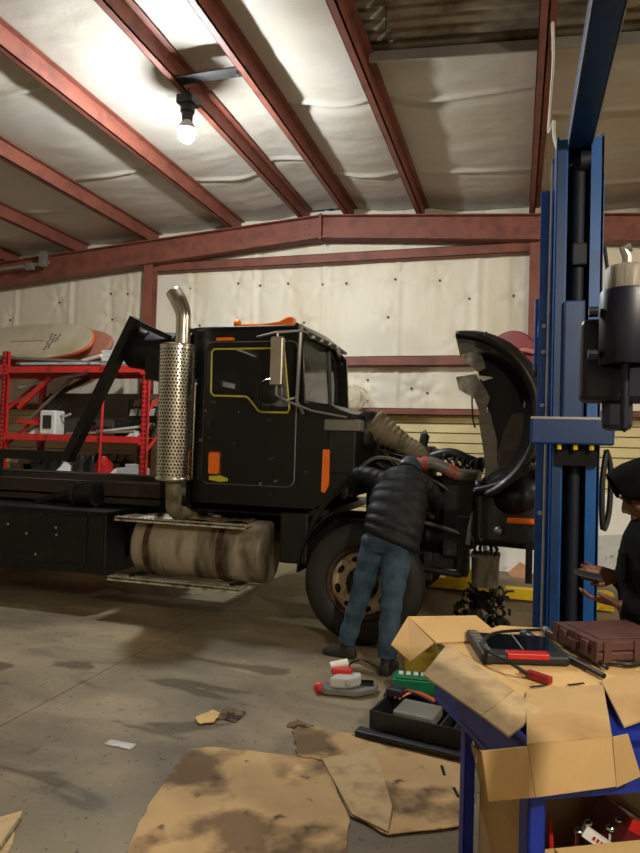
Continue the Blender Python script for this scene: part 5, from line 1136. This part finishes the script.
crumple('leaf_scrap', (300, 727), (.07, .035), .035, M_rag, 'torn brown scrap at the corner of the stained cardboard', 'scrap')
crumple('paper_scrap', (120, 745), (.08, .03), .01, M_lgrey, 'flat grey paper scrap on the greenish floor patch', 'scrap')
MB().bar(V(flat([(0, 852)])[0])+V((0, 0, .01)), V(flat([(20, 822)])[0])+V((0, 0, .01)), .012, .012).top('thin_stick', M_wood, 'thin pale stick on the cardboard corner at bottom left', 'stick')
# black tool tray
A_ = onZ(361, 738, 0); B_ = onZ(470, 765, 0); ex = (B_-A_); Lx = ex.length; ex.normalize(); ey = V((-ex.y, ex.x, 0))
TM = Matrix(((ex.x, ey.x, 0, A_.x), (ex.y, ey.y, 0, A_.y), (0, 0, 1, 0), (0, 0, 0, 1)))
TT = thing('tool_tray', A_+ex*Lx/2+ey*.22, 'black open tool tray on the floor beside the cart', 'tray')
MB(TM).box(0, Lx, .05, .42, .0, .012).box(.03, Lx, .05, .062, .0, .15).box(.03, Lx, .41, .42, 0, .15).box(.03, .042, .05, .42, 0, .15).box(Lx-.012, Lx, .05, .42, 0, .15).build('tray_body', M_tabk, TT)
MB(TM).box(.16, .40, .08, .30, .10, .165).build('inner_block', M_grey, TT, bevel=.01)
for x in (.44, .52): MB(TM).box(x, x+.012, .06, .41, .01, .14).build('divider', M_tabk, TT)
MB(TM).box(-.03, Lx-.02, -.03, .045, .02, .05).box(-.03, .15, -.03, .05, .0, .045).build('front_rail', M_tabk, TT, bevel=.008)
MB(TM).cyl((.56, .22, .04), (.56, .22, .17), .035, n=16).top('green_can', mat('mint_label', (120, 170, 130), .5), 'small pale green can standing inside the black tool tray', 'can', smooth=True)
for i in range(3): MB(TM).tube([(.06+.03*i, .30, .15), (.10+.05*i, .36, .19), (.24+.04*i, .34, .18), (.34, .30+.02*i, .17)], .007, 6, sub=5).top('coiled_cord', [M_cable, M_sil, M_orange][i], ['black cord lying over the black tool tray', 'red brown cord lying over the black tool tray', 'orange cord lying over the black tool tray'][i], 'cord', smooth=True)
MB(TM).box(.03, .14, .30, .40, .15, .20).cyl((.0, .36, .13), (.04, .36, .13), .022, n=12).top('cordless_battery', M_tabk, 'black battery block on the rear corner of the tool tray', 'battery', bevel=.01)
# grey and white charger-like tool
c = onZ(352, 693, 0)
GM = Matrix.Translation(c) @ Matrix.Rotation(math.radians(14), 4, 'Z') @ Matrix.Scale(1.22, 4)
GT = thing('power_tool', c, 'grey and white power tool with red knob on the floor by the boots', 'power tool')
MB(GM).plate([(-.16, -.07), (.03, -.09), (.13, -.03), (.15, .06), (.05, .10), (-.10, .08), (-.17, .02)], to3=lambda a, b_: (a, b_, .012), depth=V((0, 0, .03))).build('base', M_grey, GT, bevel=.008)
MB(GM).plate([(-.13, -.05), (-.02, -.06), (.05, .0), (.05, .06), (-.08, .06)], to3=lambda a, b_: (a, b_, .042), depth=V((0, 0, .055))).build('housing', M_lgrey, GT, bevel=.014)
MB(GM).box(-.12, .0, .02, .07, .09, .125).build('red_label', M_redp, GT, bevel=.01)
MB(GM).cyl((-.13, .07, .12), (-.03, .10, .135), .024, n=14).build('battery_cap', M_white, GT, smooth=True)
MB(GM).box(.05, .12, .0, .05, .042, .06).build('display', M_screen, GT)
MB(GM).lathe([(.001, 0), (.028, 0), (.03, .02), (.02, .04), (.001, .045)], (-.17, -.03, .035), (-1, -.1, 0), 14).build('red_knob', M_redp, GT, smooth=True)
MB().tube([onZ(378, 668, .02), onZ(362, 660, .05), onZ(350, 664, .04), onZ(349, 672, .02)], .007, 6, sub=5).top('black_air_hose', M_cable, 'black hose loop on the floor between boot and power tool', 'hose', smooth=True)
# green jug lying down and yellow jug behind it
c = onZ(416, 697, 0); JM = Matrix.Translation(c) @ Matrix.Rotation(math.radians(8), 4, 'Z')
JG = thing('green_jug', c, 'green plastic tool case lying on the floor behind the tray', 'case')
MB(JM).box(-.16, .17, -.06, .10, .002, .13).box(-.14, .15, -.05, .09, .13, .145).build('body', M_green, JG, bevel=.02)
for k in range(4): MB(JM).box(-.12+.05*k, -.09+.05*k, .0, .06, .144, .150).build('raised_mark', M_white, JG)
MB(JM).tube([(.10, -.03, .145), (.12, -.02, .18), (.15, .0, .18), (.16, .02, .145)], .010, 8, sub=3).build('handle', M_green, JG, smooth=True)
c = onZ(420, 680, 0)
YJ = thing('yellow_jug', c, 'dull yellow jug standing under the raised cardboard flap', 'jug')
MB().box(c.x-.12, c.x+.14, c.y-.02, c.y+.14, 0, .20).lathe([(.05, .20), (.03, .24), (.03, .27), (.001, .27)], (c.x+.08, c.y+.06, 0), n=14).build('body', mat('dull_yellow', (160, 136, 40), .5, 0, .15, 6, (110, 92, 34), .58, 5, .2), YJ, bevel=.025)
MB().tube([(c.x-.08, c.y+.06, .19), (c.x-.06, c.y+.06, .25), (c.x+.03, c.y+.06, .25), (c.x+.05, c.y+.06, .21)], .014, 8, sub=3).build('handle', M_yp, YJ, smooth=True)
